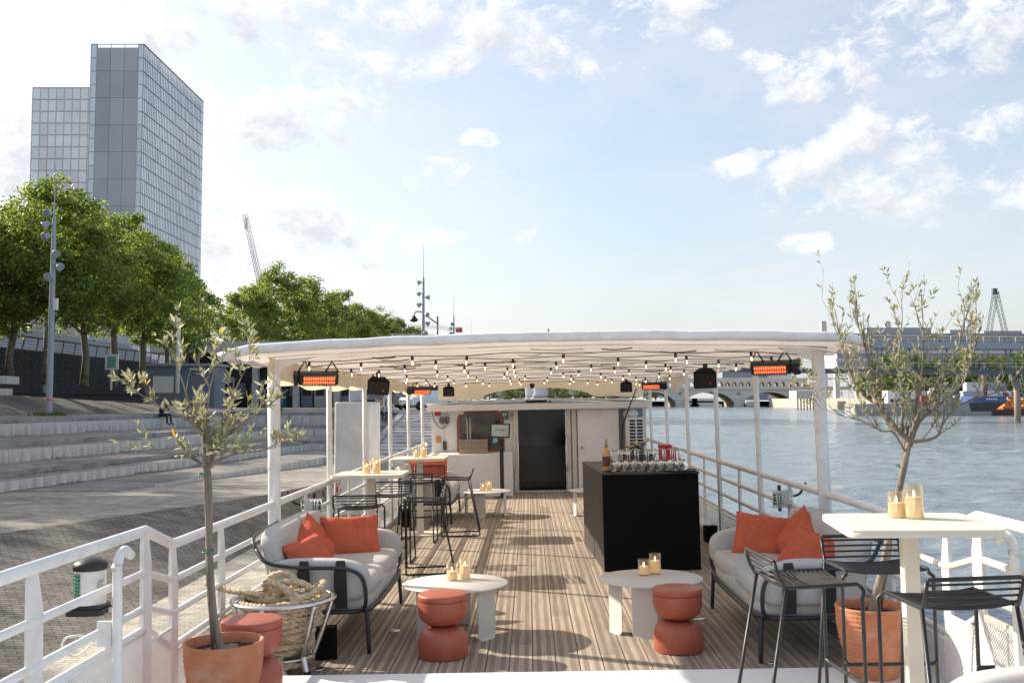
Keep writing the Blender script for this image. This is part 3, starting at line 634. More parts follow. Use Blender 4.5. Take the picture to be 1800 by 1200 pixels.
# ================================================================== under the canopy
def heater(name, loc, rz, label, flip=1, tiltx=35):
    tiltx = abs(tiltx)
    r = root(name, loc, rz, label, 'heater', 'infrared heaters under the canopy')
    Mx = RX(tiltx)
    b = MB(); L = .175
    b.box(-L, L, -.040, .05, -.055, .055, Mx); b.build('housing', M_['black'], r, bevel=.015)
    b = MB(); b.box(-L + .03, L - .03, -.046, -.0405, -.04, .04, Mx); b.build('reflector', M_['steel'], r)
    for z in (-.018, .018):
        b = MB(); b.tube([(-L + .04, -.052, z), (L - .04, -.052, z)], .012, 8, M=Mx); b.build('lamp_tube', M_['hot'], r)
    b = MB()
    for i in range(15): xx = -L + .035 + (2*L - .07)*i/14; b.box(xx - .0025, xx + .0025, -.072, -.066, -.042, .042, Mx)
    for z in (-.042, 0, .042): b.box(-L + .03, L - .03, -.071, -.067, z - .002, z + .002, Mx)
    b.build('guard', M_['dark'], r)
    b = MB(); b.rbox((flip*(L + .045), 0, 0), (.08, .10, .11), .02, Mx); b.build('control_box', M_['black'], r)
    for xx in (-.12, .12):
        b = MB(); b.tube([(xx - .06, 0, .05), (xx, 0, .15), (xx + .06, 0, .05)], .008, 6); b.build('bracket', M_['black'], r)
    return r
M_['hot'] = mat('glowing_heater_tube', (1, .3, .1), .5, emit=((1.0, .14, .04), 1.15))
heater('infrared_heater', (-1.83, 8.8, 2.005), 20, 'glowing infrared heater beneath the canopy by the front quay side post', -1, -25)
heater('infrared_heater', (2.17, 8.8, 2.02), -24, 'glowing infrared heater beneath the canopy by the front river side post', 1, -25)
heater('infrared_heater', (-1.80, 17.0, 2.00), 30, 'small glowing infrared heater far down the quay side of the canopy', -1, -40)
heater('infrared_heater', (2.12, 16.9, 2.00), -20, 'small glowing infrared heater far down the river side of the canopy', 1, -25)
def speaker(loc, rz, w, h_, d, label, roll=0, bracket=True):
    r = root('loudspeaker', loc, rz, label, 'loudspeaker', 'black loudspeakers on the boat')
    Mx = RX(14) @ RY(roll)
    b = MB(); b.prism([(-w/2, -d/2), (w/2, -d/2), (w/2 - .05, d/2), (-w/2 + .05, d/2)], -h_/2, h_/2, Mx); b.build('cabinet', M_['blackcloth'], r, bevel=.012)
    b = MB(); b.box(-w/2 + .015, w/2 - .015, -d/2 - .008, -d/2 - .0005, -h_/2 + .015, h_/2 - .015, Mx); b.build('grille', mat('speaker_grille', (.012,.012,.012), .6, var=.5, scale=300), r)
    b = MB(); b.cbox((w*.22, -d/2 - .010, -h_*.18), (.022, .004, .016), Mx); b.build('badge', M_['terracotta'], r)
    if bracket: b = MB(); b.cbox((0, .06, h_/2 + .035), (.05, .04, .07)); b.build('bracket', M_['black'], r)
    return r
speaker((-1.63, 11.0, 1.975), 8, .245, .165, .2, 'larger black loudspeaker under the canopy above the quay side bar tables', 5)
speaker((1.98, 11.0, 1.985), -12, .25, .19, .2, 'larger black loudspeaker under the canopy above the river side rail', -1)
speaker((-1.48, 18.8, 2.00), 4, .22, .17, .15, 'small black loudspeaker above the window end of the cabin')
speaker((1.87, 18.8, 2.02), -6, .23, .18, .15, 'small black loudspeaker above the locker end of the cabin')
dc = root('dome_camera', (.10, 19.5, 2.08), 0, 'small black dome camera above the cabin doorway', 'camera'); b = MB(); b.lathe([(0, -.05), (.035, -.035), (.05, 0), (.05, .05)], 16); b.build('dome', M_['black'], dc)

bulbglass = glassmat('bulb_glass', (.99, .95, .88), .06, .02)
def bulb_meshes():
    s = MB(); s.lathe([(.010, 0), (.014, -.003), (.015, -.035), (.013, -.038)], 10); g = MB(); g.lathe([(.012, -.036), (.018, -.05), (.024, -.07), (.023, -.085), (.013, -.098), (.0, -.101)], 12)
    f = MB(); f.lathe([(.0, -.05), (.0042, -.056), (.0042, -.08), (0, -.086)], 6)
    return s.mesh('socket', M_['black']), g.mesh('bulb', bulbglass), f.mesh('filament', mat('filament', (1,.7,.3), .5, emit=((1.0,.62,.26), 9.0)))
SO, BU, FI = bulb_meshes()
ys = [8.25, 9.0, 9.8, 10.7, 11.6, 12.6, 13.7, 14.8, 15.9, 17.0, 18.1, 19.2]
ORD = ['first', 'second', 'third', 'fourth', 'fifth', 'sixth', 'seventh', 'eighth', 'ninth', 'tenth', 'eleventh', 'twelfth']
for i, y0 in enumerate(ys):
    r = root('string_light', (0, y0, 0), 0, 'string of lit bulbs under the canopy, %s row back from the front edge' % ORD[i], 'string light', 'bulb strings under the canopy')
    rr_ = random.Random(40 + i); x0, x1 = -1.98, 2.34; n = 6
    xs = [x0 + (x1 - x0) * (k + .5 + rr_.uniform(-.22, .22) + (.25 if i % 2 else -.2)) / n for k in range(n)]
    def cz(x, k=i): return zc(x, 0) - .055 - .018 * math.sin((x - x0) * 3.3 + k*1.7) ** 2
    def cy(x, k=i): return .06 * math.sin(x * 1.1 + k)
    pts = [(x0 + (x1 - x0) * t / 48, cy(x0 + (x1 - x0)*t/48), cz(x0 + (x1 - x0)*t/48)) for t in range(49)]
    b = MB(); b.tube(pts, .0038, 5); b.build('cable', M_['rubber'], r)
    for xb in xs:
        M1 = T(xb, cy(xb), cz(xb) - .003) @ Matrix.Scale(.85, 4) @ RX(rr_.uniform(-10, 10)) @ RY(rr_.uniform(-8, 8)); g = child(BU, 'bulb', r, M1); child(SO, 'socket', g); child(FI, 'filament', g)

# ================================================================== candles
can_proto = {}
amber = glassmat('amber_tumbler_glass', (.99,.94,.84), .08, .02)
def candle(loc, hgl, hw, label, rad=.045):
    key = (hgl, hw, rad)
    if key not in can_proto:
        g = MB(); g.lathe([(rad*.9, .001), (rad, .006), (rad, hgl), (rad - .0025, hgl), (rad - .0025, .01), (0, .009)], 20)
        w = MB(); w.lathe([(rad - .004, .011), (rad - .004, hw), (rad*.6, hw - .004), (0, hw - .006)], 18); f = MB(); f.lathe([(0, hw - .006), (.004, hw), (.0065, hw + .012), (.003, hw + .026), (0, hw + .034)], 8)
        can_proto[key] = (g.mesh('glass', amber), w.mesh('wax', M_['wax']), f.mesh('flame', M_['flame']))
    r = root('candle', loc, 0, label, 'candle', 'candles in glass tumblers')
    for me, nm in zip(can_proto[key], ('glass', 'wax', 'flame')): child(me, nm, r)
    return r
def candle_pair(x, y, z, where, dx=.048, dy=.03, s=1.0):
    candle((x - dx, y - dy, z), .125*s, .072*s, 'shorter of the two glass candles on ' + where)
    candle((x + dx, y + dy, z), .160*s, .105*s, 'taller of the two glass candles on ' + where)

# ================================================================== low round tables
def low_table(loc, rz, label, legs=(20, 140, 255), rad=.405):
    r = root('coffee_table', loc, rz, label, 'coffee table', 'low round metal tables on the deck')
    b = MB(); b.lathe([(0, .378), (rad - .004, .378), (rad, .380), (rad, .384), (rad - .003, .387), (0, .387)], 64); b.build('table_top', M_['taupe'], r)
    for a in legs:
        pts = []
        w = .095; rr2 = .035
        for (sx, a0) in ((1, 270), (-1, 180)):
            for k in range(5):
                t = R(a0 + 90*k/4); pts.append((sx*(w - rr2) + rr2*math.cos(t), rr2 + rr2*math.sin(t)))
        pts = [(w - rr2 + rr2*math.cos(R(t)), rr2 + rr2*math.sin(R(t))) for t in (0, -22, -45, -67, -90)] + [(-w + rr2 + rr2*math.cos(R(t)), rr2 + rr2*math.sin(R(t))) for t in (-90, -112, -135, -157, -180)] + [(-w, .377), (w, .377)]
        n = len(pts); v = [(rad*.82 + th + .05*(x_/w)**2*-.5, x_, z_) for th in (0, .007) for x_, z_ in pts]
        b = MB(); b.add(v, [tuple(range(n)), tuple(range(2*n-1, n-1, -1))] + [(i, (i+1) % n, n+(i+1) % n, n+i) for i in range(n)], M=RZ(a)); b.build('leg', M_['taupe'], r)
    return r
low_table((-.56, 7.72, 0), 0, 'low round taupe table behind the front red stool on the quay side', (228, 322, 90))
candle_pair(-.545, 7.86, .387, 'the low table beside the quay side sofa')
low_table((.94, 7.80, 0), 0, 'low round taupe table in front of the black bar counter', (205, 255, 340))
candle_pair(.955, 7.94, .387, 'the low table in front of the black bar')
low_table((-.68, 15.75, 0), 0, 'low round taupe table near the far doorway and far sofa', (195, 255, 350))
candle_pair(-.67, 15.8, .387, 'the low table near the far doorway')
low_table((1.02, 15.6, 0), 0, 'low round taupe table half hidden behind the black bar', (190, 265, 350))

# ================================================================== hourglass stools
def hourglass(loc, label):
    r = root('hourglass_stool', loc, 0, label, 'stool', 'red hourglass stools')
    b = MB(); b.lathe([(.168, .004), (.172, .012), (.174, .10), (.168, .145), (.148, .182), (.112, .205), (.07, .214), (.05, .217)], 48); b.build('lower_cup', M_['terracotta'], r)
    b = MB(); b.lathe([(.05, .2171), (.08, .220), (.12, .232), (.152, .258), (.169, .298), (.174, .34), (.1742, .388)], 48); b.build('upper_cup', M_['terracotta'], r)
    b = MB(); b.lathe([(.168, .3885), (.1722, .391), (.1745, .394), (.1745, .424), (.171, .431), (.164, .434), (0, .434)], 48); b.build('lid', M_['terracotta'], r)
    return r
hourglass((-.60, 7.06, 0), 'red hourglass stool standing in front of the quay side low table')
hourglass((1.05, 7.13, 0), 'red hourglass stool standing in front of the table by the bar')
hourglass((-1.60, 5.83, .10), 'red hourglass stool between the rope basket and the potted olive')
hourglass((1.18, 15.2, 0), 'red hourglass stool almost hidden behind the black bar')

# ================================================================== bar tables
def bar_table(loc, rz, label, w=.74, hgt=1.04):
    r = root('bar_table', loc, rz, label, 'bar table', 'square bar tables')
    tp = bpy.data.objects.new('table_top', None); col.objects.link(tp); tp.parent = r
    b = MB(); b.rbox((0, 0, hgt - .024), (w, w, .022), .05, n=5); b.build('underframe', M_['sand'], tp)
    n = 5; pw = (w - .0) / n
    for i in range(n):
        y0 = -w/2 + i*pw + .0025; y1 = -w/2 + (i+1)*pw - .0025; b = MB()
        ins = .03 if i in (0, n-1) else 0
        if ins:
            s = -1 if i == 0 else 1; ye, yi = (y0, y1) if i == 0 else (y1, y0)
            pts = [(-w/2, yi), (w/2, yi), (w/2, ye - s*.045), (w/2 - .02, ye - s*.012), (w/2 - .05, ye), (-w/2 + .05, ye), (-w/2 + .02, ye - s*.012), (-w/2, ye - s*.045)]
            if i == n-1: pts = [(x_, y_) for x_, y_ in pts]
            if i == 0: pts = pts[::-1]
            b.prism(pts, hgt - .0128, hgt)
        else: b.box(-w/2, w/2, y0, y1, hgt - .0128, hgt)
        b.build('slat', M_['sand'], tp)
    b = MB(); b.rbox((0, 0, hgt/2 - .01), (.078, .078, hgt - .055), .012); b.build('pedestal', M_['sand'], r)
    b = MB(); b.rbox((0, 0, .011), (.50, .50, .020), .02); b.build('base_plate', M_['sand'], r)
    return r
bar_table((-1.66, 10.62, 0), 0, 'square cream bar table nearest the quay side sofa')
candle_pair(-1.655, 10.62, 1.04, 'the bar table nearest the quay side sofa')
bar_table((-1.47, 13.6, 0), 0, 'square cream bar table farther back by the far sofa')
candle_pair(-1.47, 13.62, 1.04, 'the bar table farther back by the far sofa')
bar_table((1.87, 4.93, .10), -6, 'square cream bar table close by on the raised foredeck', .70)
candle_pair(1.905, 5.05, 1.14, 'the close bar table on the foredeck', .031, -.035, 1.05)

# ================================================================== wire bar stools
def wire_stool_proto(name):
    r = bpy.data.objects.new(name, None); col.objects.link(r); tag(r, 'x', 'bar stool', 'black wire bar stools')
    wd = .235; rd = .0095
    # front of the seat is -Y, backrest at +Y
    for s in (-1, 1):
        X = s*wd; Xi = s*(wd - .022)
        side = [(X, -.215, .006), (X, -.215, .69), (X, -.222, .705), (X*.985, -.225, .72), (Xi, -.222, .735), (Xi, -.20, .752), (Xi, .13, .745), (Xi, .16, .75), (Xi, .185, .80), (Xi, .205, .868)]
        b = MB(); b.tube(side[::-1], rd, 8); b.build('side_frame', M_['black'], r)
        b = MB(); b.tube([(X, -.215, .0095), (X, .27, .0095), (X, .287, .02), (X*.99, .285, .04), (Xi, .150, .745)], rd, 8); b.build('leg', M_['black'], r)
        for yy in (-.16, .2):
            b = MB(); b.cbox((X, yy, .006), (.022, .05, .010)); b.build('foot_glide', M_['rubber'], r)
    b = MB(); b.tube([(-wd, -.215, .29), (-wd + .012, -.222, .278), (-wd + .03, -.222, .276), (wd - .03, -.222, .276), (wd - .012, -.222, .278), (wd, -.215, .29)], rd*1.15, 8); b.build('footrest', M_['black'], r)
    b = MB(); b.tube([(-wd + .022, .205, .868), (-wd + .03, .207, .873), (wd - .03, .207, .873), (wd - .022, .205, .868)], rd, 8); b.build('top_rail', M_['black'], r)
    b = MB()
    for i in range(15):
        y = -.205 + .345*i/14; dip = .018
        b.tube([(-wd + .024, y, .750), (-wd*.5, y, .750 - dip*.75), (0, y, .750 - dip), (wd*.5, y, .750 - dip*.75), (wd - .024, y, .750)], .0058, 6)
    b.build('seat_wires', M_['black'], r)
    b = MB()
    for i in range(4):
        t = (i + .4)/4; y = .160 + .045*t; z = .752 + .116*t; b.tube([(-wd + .024, y, z), (0, y + .012, z), (wd - .024, y, z)], .0055, 6)
    b.build('back_wires', M_['black'], r)
    return r
ws = wire_stool_proto('bar_stool')
STOOLS = [
  ((-1.70, 10.02, 0), 180, 'black wire bar stool with its low back towards us at the nearer quay side table'),
  ((-1.55, 11.35, 0), 0, 'black wire bar stool on the far side of the nearer quay side table'),
  ((-1.08, 10.62, 0), -84, 'black wire bar stool standing sideways on the deck side of the nearer quay side table'),
  ((-1.44, 12.98, 0), 180, 'black wire bar stool with its back towards us at the farther quay side table'),
  ((-.95, 13.55, 0), -88, 'black wire bar stool sideways on the doorway side of the farther quay side table'),
  ((-1.42, 14.25, 0), 0, 'black wire bar stool behind the farther table in front of the red cushion'),
  ((1.37, 5.06, .10), 96, 'black wire bar stool turned sideways at the foredeck table nearest the deck middle'),
  ((1.87, 5.46, .10), 0, 'black wire bar stool behind the foredeck table beside the terracotta pot'),
  ((1.885, 4.50, .10), 186, 'black wire bar stool nearest to us at the foredeck table'),
]
for i, (lc, rz, lb) in enumerate(STOOLS):
    if i == 0: ws.matrix_world = BOAT @ T(*lc) @ RZ(rz); ws['label'] = lb
    else: dup(ws, lc, rz, lb)
# black bag hung on the second stool
bg_ = root('black_bag', (-1.36, 11.16, .40), 0, 'small black bag hanging beside the nearer bar table stools', 'bag')
b = MB(); b.pad((0, 0, .10), (.10, .09, .21), .5); b.build('pouch', M_['blackcloth'], bg_); b = MB(); b.tube([(-.03, 0, .19), (-.02, 0, .32), (.02, 0, .32), (.03, 0, .19)], .006, 6); b.build('strap', M_['strap'], bg_)

# ================================================================== sofas
def wob(p, sc=3.0, am=.012, seed=0.0):
    n = mnoise.noise(Vector((p.x*sc + seed, p.y*sc, p.z*sc))); return p * (1 + am * n / max(.05, p.length) * 1.0)
def sofa(loc, rz, label, L=1.86, fabric='grey_fabric', seed=0):
    # local frame: seat faces -Y, long axis X; front edge at y=-.40, back at y=+.40
    r = root('sofa', loc, rz, label, 'sofa', 'light grey outdoor sofas')
    hl = L/2; D = .40; F = M_[fabric]; K = M_['navyframe']
    b = MB(); b.pad((0, -.02, .345), (L - .10, .74, .15), .28, 12, 40, fn=lambda p: wob(p, 2.5, .010, seed)); b.build('base_cushion', F, r)
    for s in (-1, 1):
        b = MB(); b.pad((s*(hl-.06)/2*.98, -.05, .435), (hl - .075, .68, .15), .34, 12, 34, fn=lambda p: wob(Vector((p.x, p.y, p.z + .012*(1-abs(p.x)*2.5)*(p.z > 0))), 4, .012, seed + s)); b.build('seat_cushion', F, r)
    # wrap-around back: a tall pad leaning back, and lower arms that round off
    def lean(p): return Vector((p.x, p.y + .20*(p.z + .2), p.z))
    b = MB(); b.pad((0, .27, .62), (L - .14, .17, .50), .36, 14, 40, fn=lambda p: lean(wob(p, 3, .012, seed + 5))); b.build('back_cushion', F, r)
    for s in (-1, 1):
        def armf(p, s=s):
            p = wob(p, 3, .010, seed + 7); t = max(0, (-p.y - .02)/.34)      # front of the arm slopes down and rounds in
            return Vector((p.x + s*.06*(p.z + .2), p.y, p.z - .05*t*t*(p.z > 0)))
        arm = MB(); arm.pad((s*(hl - .075), -.035, .525), (.15, .72, .30), .42, 14, 32, fn=armf); ao = arm.build('arm_cushion', F, r)
        for yy in (-.20, .06):
            st_ = MB(); st_.add([(s*(hl + .014), yy - .045, .33), (s*(hl + .014), yy + .045, .33), (s*(hl + .046), yy + .045, .58), (s*(hl + .046), yy - .045, .58), (s*(hl + .018), yy + .03, .665), (s*(hl + .018), yy - .03, .665)], [(0,1,2,3), (3,2,4,5)]); so_ = st_.build('strap', M_['strap'], ao); q = so_.modifiers.new('s', 'SOLIDIFY'); q.thickness = .004; q.offset = 0
        fr_ = MB(); fr_.tube(smooth_path([(s*(hl - .03), -.34, .30), (s*(hl - .005), -.37, .36), (s*(hl + .01), -.37, .48), (s*(hl + .03), -.33, .57), (s*(hl + .045), -.20, .615), (s*(hl + .05), .1, .625), (s*(hl + .03), .32, .66), (s*(hl - .06), .42, .74)], 5), .014, 8); fr_.build('arm_frame', K, r)
    b = MB(); b.tube(smooth_path([(-hl + .06, .42, .74), (-hl + .16, .47, .80), (-hl*.4, .50, .82), (hl*.4, .50, .82), (hl - .16, .47, .80), (hl - .06, .42, .74)], 5), .014, 8); b.build('back_frame', K, r)
    ring = [(-hl + .10, -.38), (-hl*.5, -.41), (0, -.415), (hl*.5, -.41), (hl - .10, -.38), (hl - .02, -.28), (hl - .01, 0), (hl - .03, .28), (hl - .12, .36), (0, .37), (-hl + .12, .36), (-hl + .03, .28), (-hl + .01, 0), (-hl + .02, -.28)]
    b = MB(); b.tube([(x_, y_, .30) for x_, y_ in ring], .016, 8, closed=True); b.build('seat_frame', K, r)
    for sx in (-1, 1):
        for sy in (-1, 1):
            b = MB(); b.tube(smooth_path([(sx*(hl - .16), sy*.30, .295), (sx*(hl - .09), sy*.355, .285), (sx*(hl - .065), sy*.372, .24), (sx*(hl - .05), sy*.385, .004)], 4), [.017]*9 + [.016]*3 + [.014], 10); b.build('leg', K, r)
    return r
def throw(loc, M, label, w=.48, hgt=.48, t=.16, seed=0):
    r = bpy.data.objects.new('throw_cushion', None); col.objects.link(r); r.matrix_world = BOAT @ T(*loc) @ M; tag(r, label, 'cushion', 'coral cushions on the sofas')
    def side(sg):
        def fn(u, v):
            x = 2*u - 1; y = 2*v - 1; e = max(0, (1 - x**4)) ** .5 * max(0, (1 - y**4)) ** .5
            px_ = x * w/2 * (1 - .07*(1 - y*y) * abs(x)); py_ = y * hgt/2 * (1 - .07*(1 - x*x) * abs(y))
            z = sg * t/2 * e * (1 - .12*x*x) + mnoise.noise(Vector((x*2.2 + seed, y*2.2, sg))) * .016*e + .008*e*math.sin(7*x*y + seed*3 + 3*y)
            return (px_, py_, z)
        return fn
    b = MB(); b.grid(side(1), 22, 22); b.grid(lambda u, v: side(-1)(1-u, v), 22, 22); b.build('cover', M_['coral'], r)
    rim = [side(1)(u, 0) for u in [i/22 for i in range(23)]] + [side(1)(1, v) for v in [i/22 for i in range(1, 23)]] + [side(1)(1-u, 1) for u in [i/22 for i in range(1, 23)]] + [side(1)(0, 1-v) for v in [i/22 for i in range(1, 22)]]
    b = MB(); b.tube(rim, .004, 5, closed=True); b.build('piping', M_['coral'], r)
    return r
# quay side sofa: seat faces +X
sofa((-1.52, 8.04, 0), 90, 'light grey two seat sofa with coral cushions along the quay side rail')
throw((-1.52, 8.58, .635), RZ(16) @ RX(56), 'largest coral cushion leaning on the far arm of the quay side sofa', .50, .40, .15, 1)
throw((-1.68, 7.92, .66), RZ(74) @ RX(66) @ RZ(28), 'middle coral cushion standing on the quay side sofa with its corner up', .40, .40, .15, 2)
throw((-1.60, 7.42, .615), RZ(58) @ RX(60) @ RZ(10), 'nearest coral cushion slumped on the quay side sofa', .40, .37, .15, 3)
# river side sofa: seat faces -X
sofa((1.92, 7.62, 0), -90, 'light grey two seat sofa with coral cushions along the river side rail', seed=3)
throw((1.93, 8.16, .63), RZ(-14) @ RX(56) @ RZ(-7), 'largest coral cushion at the far end of the river side sofa', .52, .40, .15, 4)
throw((2.10, 7.84, .655), RZ(-70) @ RX(66) @ RZ(-32), 'middle coral cushion on the river side sofa, tipped on its corner', .40, .40, .15, 5)
throw((2.05, 7.26, .625), RZ(-46) @ RX(56) @ RZ(-14), 'nearest coral cushion lying back on the river side sofa', .50, .34, .16, 6)
# far sofa
sofa((-1.52, 15.55, 0), 90, 'light grey sofa far back against the quay side rail beyond the bar tables', seed=9)
throw((-1.60, 15.35, .69), RZ(30) @ RX(66), 'coral cushion on the far sofa seen through the stool backs', .52, .44, .15, 7)
throw((-1.52, 16.02, .69), RZ(10) @ RX(66), 'coral cushion at the doorway end of the far sofa', .46, .44, .14, 8)
# seat close to the lens at the frame edge
sofa((1.88, 3.10, .10), -90, 'pale seat on the foredeck cut off by the lower right picture corner', 1.2, 'grey_fabric', 12)
throw((2.12, 3.46, .86), RZ(-35) @ RX(70), 'coral cushion at the right picture edge on the cut off foredeck seat', .44, .44, .15, 11)

# ================================================================== bar counter
bar = root('bar_counter', (1.275, 10.40, 0), 2.5, 'black box bar counter holding rows of upside down glasses', 'bar')
b = MB(); b.box(-.50, .50, 0, .012, .004, .99); b.build('front_panel', M_['blackcloth'], bar)
for x0 in (-.5, .488):
    for (ya, yb_) in ((.0125, .028), (.032, 1.05), (1.054, 2.1)): b = MB(); b.box(x0, x0 + .012, ya, yb_, .004, .99); b.build('side_panel', M_['blackwood'], bar, bevel=.003)
b = MB(); b.box(-.51, .51, -.012, 2.11, .9905, 1.01); b.build('counter_top', M_['blackwood'], bar, bevel=.004)
BARM = T(1.275, 10.40, 0) @ RZ(2.5)
crystal, nt_, p_ = newmat('crystal'); p_.inputs['Transmission Weight'].default_value = 1.0; p_.inputs['Roughness'].default_value = .0; p_.inputs['IOR'].default_value = 1.45; p_.inputs['Base Color'].default_value = (1, 1, 1, 1)
wg = MB(); wg.lathe([(0, .098), (.020, .088), (.040, .060), (.0445, .03), (.0395, .0005), (.042, .0), (.0475, .03), (.0440, .062), (.030, .092), (.008, .110), (.0045, .118), (.0042, .205), (.009, .212), (.038, .218), (.038, .220), (0, .2205)], 16, cap0=False); WG = wg.mesh('wine_glass', crystal)
cu_ = MB(); cu_.lathe([(.024, .001), (.026, .004), (.034, .085), (.0325, .085), (.025, .006), (0, .006)], 14); CU = cu_.mesh('tumbler', glassmat('frosted_plastic', (.93,.93,.93), .09, .2))
cols = ['first', 'second', 'third', 'fourth', 'fifth', 'sixth', 'seventh', 'eighth', 'ninth', 'tenth']; rows = ['front', 'second', 'third', 'fourth']
def onbar(me, name, x_, y_, z_, label, cat, group):
    o = bpy.data.objects.new(name, me); col.objects.link(o); o.matrix_world = BOAT @ BARM @ T(x_, y_, z_); return tag(o, label, cat, group)
for j in range(4):
    for i in range(9):
        if j == 3 and i > 3: continue
        xx = -.36 + i*.093 + rnd.uniform(-.008, .008); yy = .20 + j*.10 + rnd.uniform(-.01, .01)
        onbar(WG, 'wine_glass', xx, yy, 1.0105, 'upside down stemmed glass, %s row on the bar, %s from the bottle' % (rows[j], cols[i]), 'glass', 'upside down glasses on the bar')
for i in range(7): onbar(CU, 'tumbler', -.35 + i*.095, .085 + rnd.uniform(-.006, .006), 1.0105, 'small clear plastic tumbler on the bar front, %s from the bottle' % cols[i], 'tumbler', 'plastic tumblers along the bar front')
bt_ = root('bottle', (.845, 10.66, 1.0105), 20, 'squat orange liquid bottle with red cap at the bar corner', 'bottle')
b = MB(); b.lathe([(.030, 0), (.042, .005), (.044, .02), (.044, .19), (.036, .225), (.016, .245), (.014, .30), (.016, .305), (.016, .315)], 20); b.build('body', mat('orange_juice_glass', (.66,.36,.14), .18, var=.05, coat=.4), bt_)
b = MB(); b.lathe([(.0148, .25), (.017, .252), (.017, .29), (.012, .30)], 14); b.lathe([(.008, .3155), (.012, .32), (.01, .345), (0, .348)], 10); b.build('neck_foil', mat('gold_green_foil', (.30,.30,.20), .35, .4), bt_)
b = MB(); b.lathe([(.0446, .05), (.0446, .16)], 20, cap0=False, cap1=False); b.build('label_band', mat('brown_label', (.16,.06,.035), .6, var=.3, scale=40), bt_)
ib = root('ice_bucket', (1.25, 11.35, 1.0105), 0, 'wide steel bowl of bottles behind the glasses on the bar', 'bowl')
b = MB(); b.lathe([(.13, 0), (.17, .03), (.20, .10), (.215, .15), (.22, .155), (.208, .15), (.16, .04), (0, .02)], 30); b.build('bowl', M_['steel'], ib)
for i, (dx_, dy_, tl, rz2) in enumerate(((-.08, 0, 50, 200), (.10, -.06, 62, 20), (.13, .03, 55, 40))):
    bo = MB(); bo.lathe([(.03, 0), (.038, .01), (.038, .18), (.015, .23), (.013, .29), (.015, .30), (0, .302)], 14, T(dx_, dy_, .11) @ RZ(rz2 - 90) @ RX(tl)); o = bo.build('chilled_bottle', mat('dark_bottle_glass_%d' % i, (.02,.025,.015), .12, coat=.5), ib)
    b = MB(); b.lathe([(.0165, .235), (.0165, .30), (0, .305)], 12, T(dx_, dy_, .11) @ RZ(rz2 - 90) @ RX(tl)); b.build('gold_foil', mat('gold_foil_%d' % i, (.55,.36,.10), .3, .8), o)
ty = root('serving_tray', (1.60, 10.50, 1.0105), 4, 'round black serving tray at the river end of the bar front', 'tray')
b = MB(); b.lathe([(.14, 0), (.165, .004), (.172, .016), (.169, .016), (.16, .007), (0, .005)], 36); b.build('dish', M_['black'], ty)
rb = root('red_locker_box', (2.25, 16.2, 0), 0, 'red metal box fixed at the river side rail behind the bar', 'box')
b = MB(); b.box(-.13, .13, -.1, .1, .45, .98); b.build('body', M_['red'], rb, bevel=.01); b = MB(); b.box(-.135, .06, -.115, .105, .981, 1.04); b.build('lid', M_['red'], rb, bevel=.008); b = MB(); b.box(-.02, .02, -.02, .02, .0005, .449); b.build('post', M_['red'], rb)

# ================================================================== floor-standing black uplighters
for (lx, ly, lb, hh) in ((2.24, 12.45, 'black floor uplight standing by the river side kick panel', .20), (-1.42, 7.06, 'black floor uplight tucked under the quay side sofa end', .21)):
    r = root('floor_uplight', (lx, ly, 0), 10, lb, 'light', 'black floor uplights'); b = MB(); b.rbox((0, 0, hh/2 + .003), (.15, .13, hh), .012); b.build('housing', M_['blackcloth'], r)
    b = MB(); b.box(-.06, .06, -.05, .05, hh + .0035, hh + .006); b.build('lens', M_['dark'], r)

# ================================================================== rope basket
rk = root('rope_basket', (-1.63, 6.70, 0), 0, 'tapered aluminium tube basket on legs beside the quay side sofa', 'basket')
b = MB(); ringp = lambda rad, z, n=36: [(rad*math.cos(2*math.pi*i/n), rad*math.sin(2*math.pi*i/n), z) for i in range(n)]
b.tube(ringp(.315, .56), .016, 10, closed=True); b.build('rim', M_['alu'], rk); b = MB(); b.tube(ringp(.185, .13), .013, 8, closed=True); b.build('bottom_ring', M_['alu'], rk)
for i in range(6):
    a = R(20 + i*60); ca, sa = math.cos(a), math.sin(a); b = MB(); b.tube(smooth_path([(.312*ca, .312*sa, .555), (.255*ca, .255*sa, .34), (.205*ca, .205*sa, .18), (.187*ca, .187*sa, .13)], 4), .014, 8); b.build('upright', M_['alu'], rk)
for i in range(3):
    a = R(-40 + i*120); ca, sa = math.cos(a), math.sin(a); b = MB(); b.tube(smooth_path([(.195*ca, .195*sa, .15), (.215*ca, .215*sa, .09), (.235*ca, .235*sa, .012)], 4), .019, 10); lo_ = b.build('leg', M_['alu'], rk)
    b = MB(); b.lathe([(.021, 0), (.022, .005), (.021, .05)], 12, T(.235*ca, .235*sa, .001)); b.build('foot_cap', M_['rubber'], lo_)
b = MB(); b.lathe([(0, .118), (.18, .118), (.18, .122), (0, .122)], 24); b.build('floor_plate', M_['alu'], rk)
RKS = Matrix.Diagonal((1.06, 1.06, .86, 1)); rk.matrix_world = rk.matrix_world @ RKS
rp = root('mooring_rope', (-1.63, 6.70, 0), 0, 'thick coiled natural mooring rope heaped in the aluminium basket', 'rope')
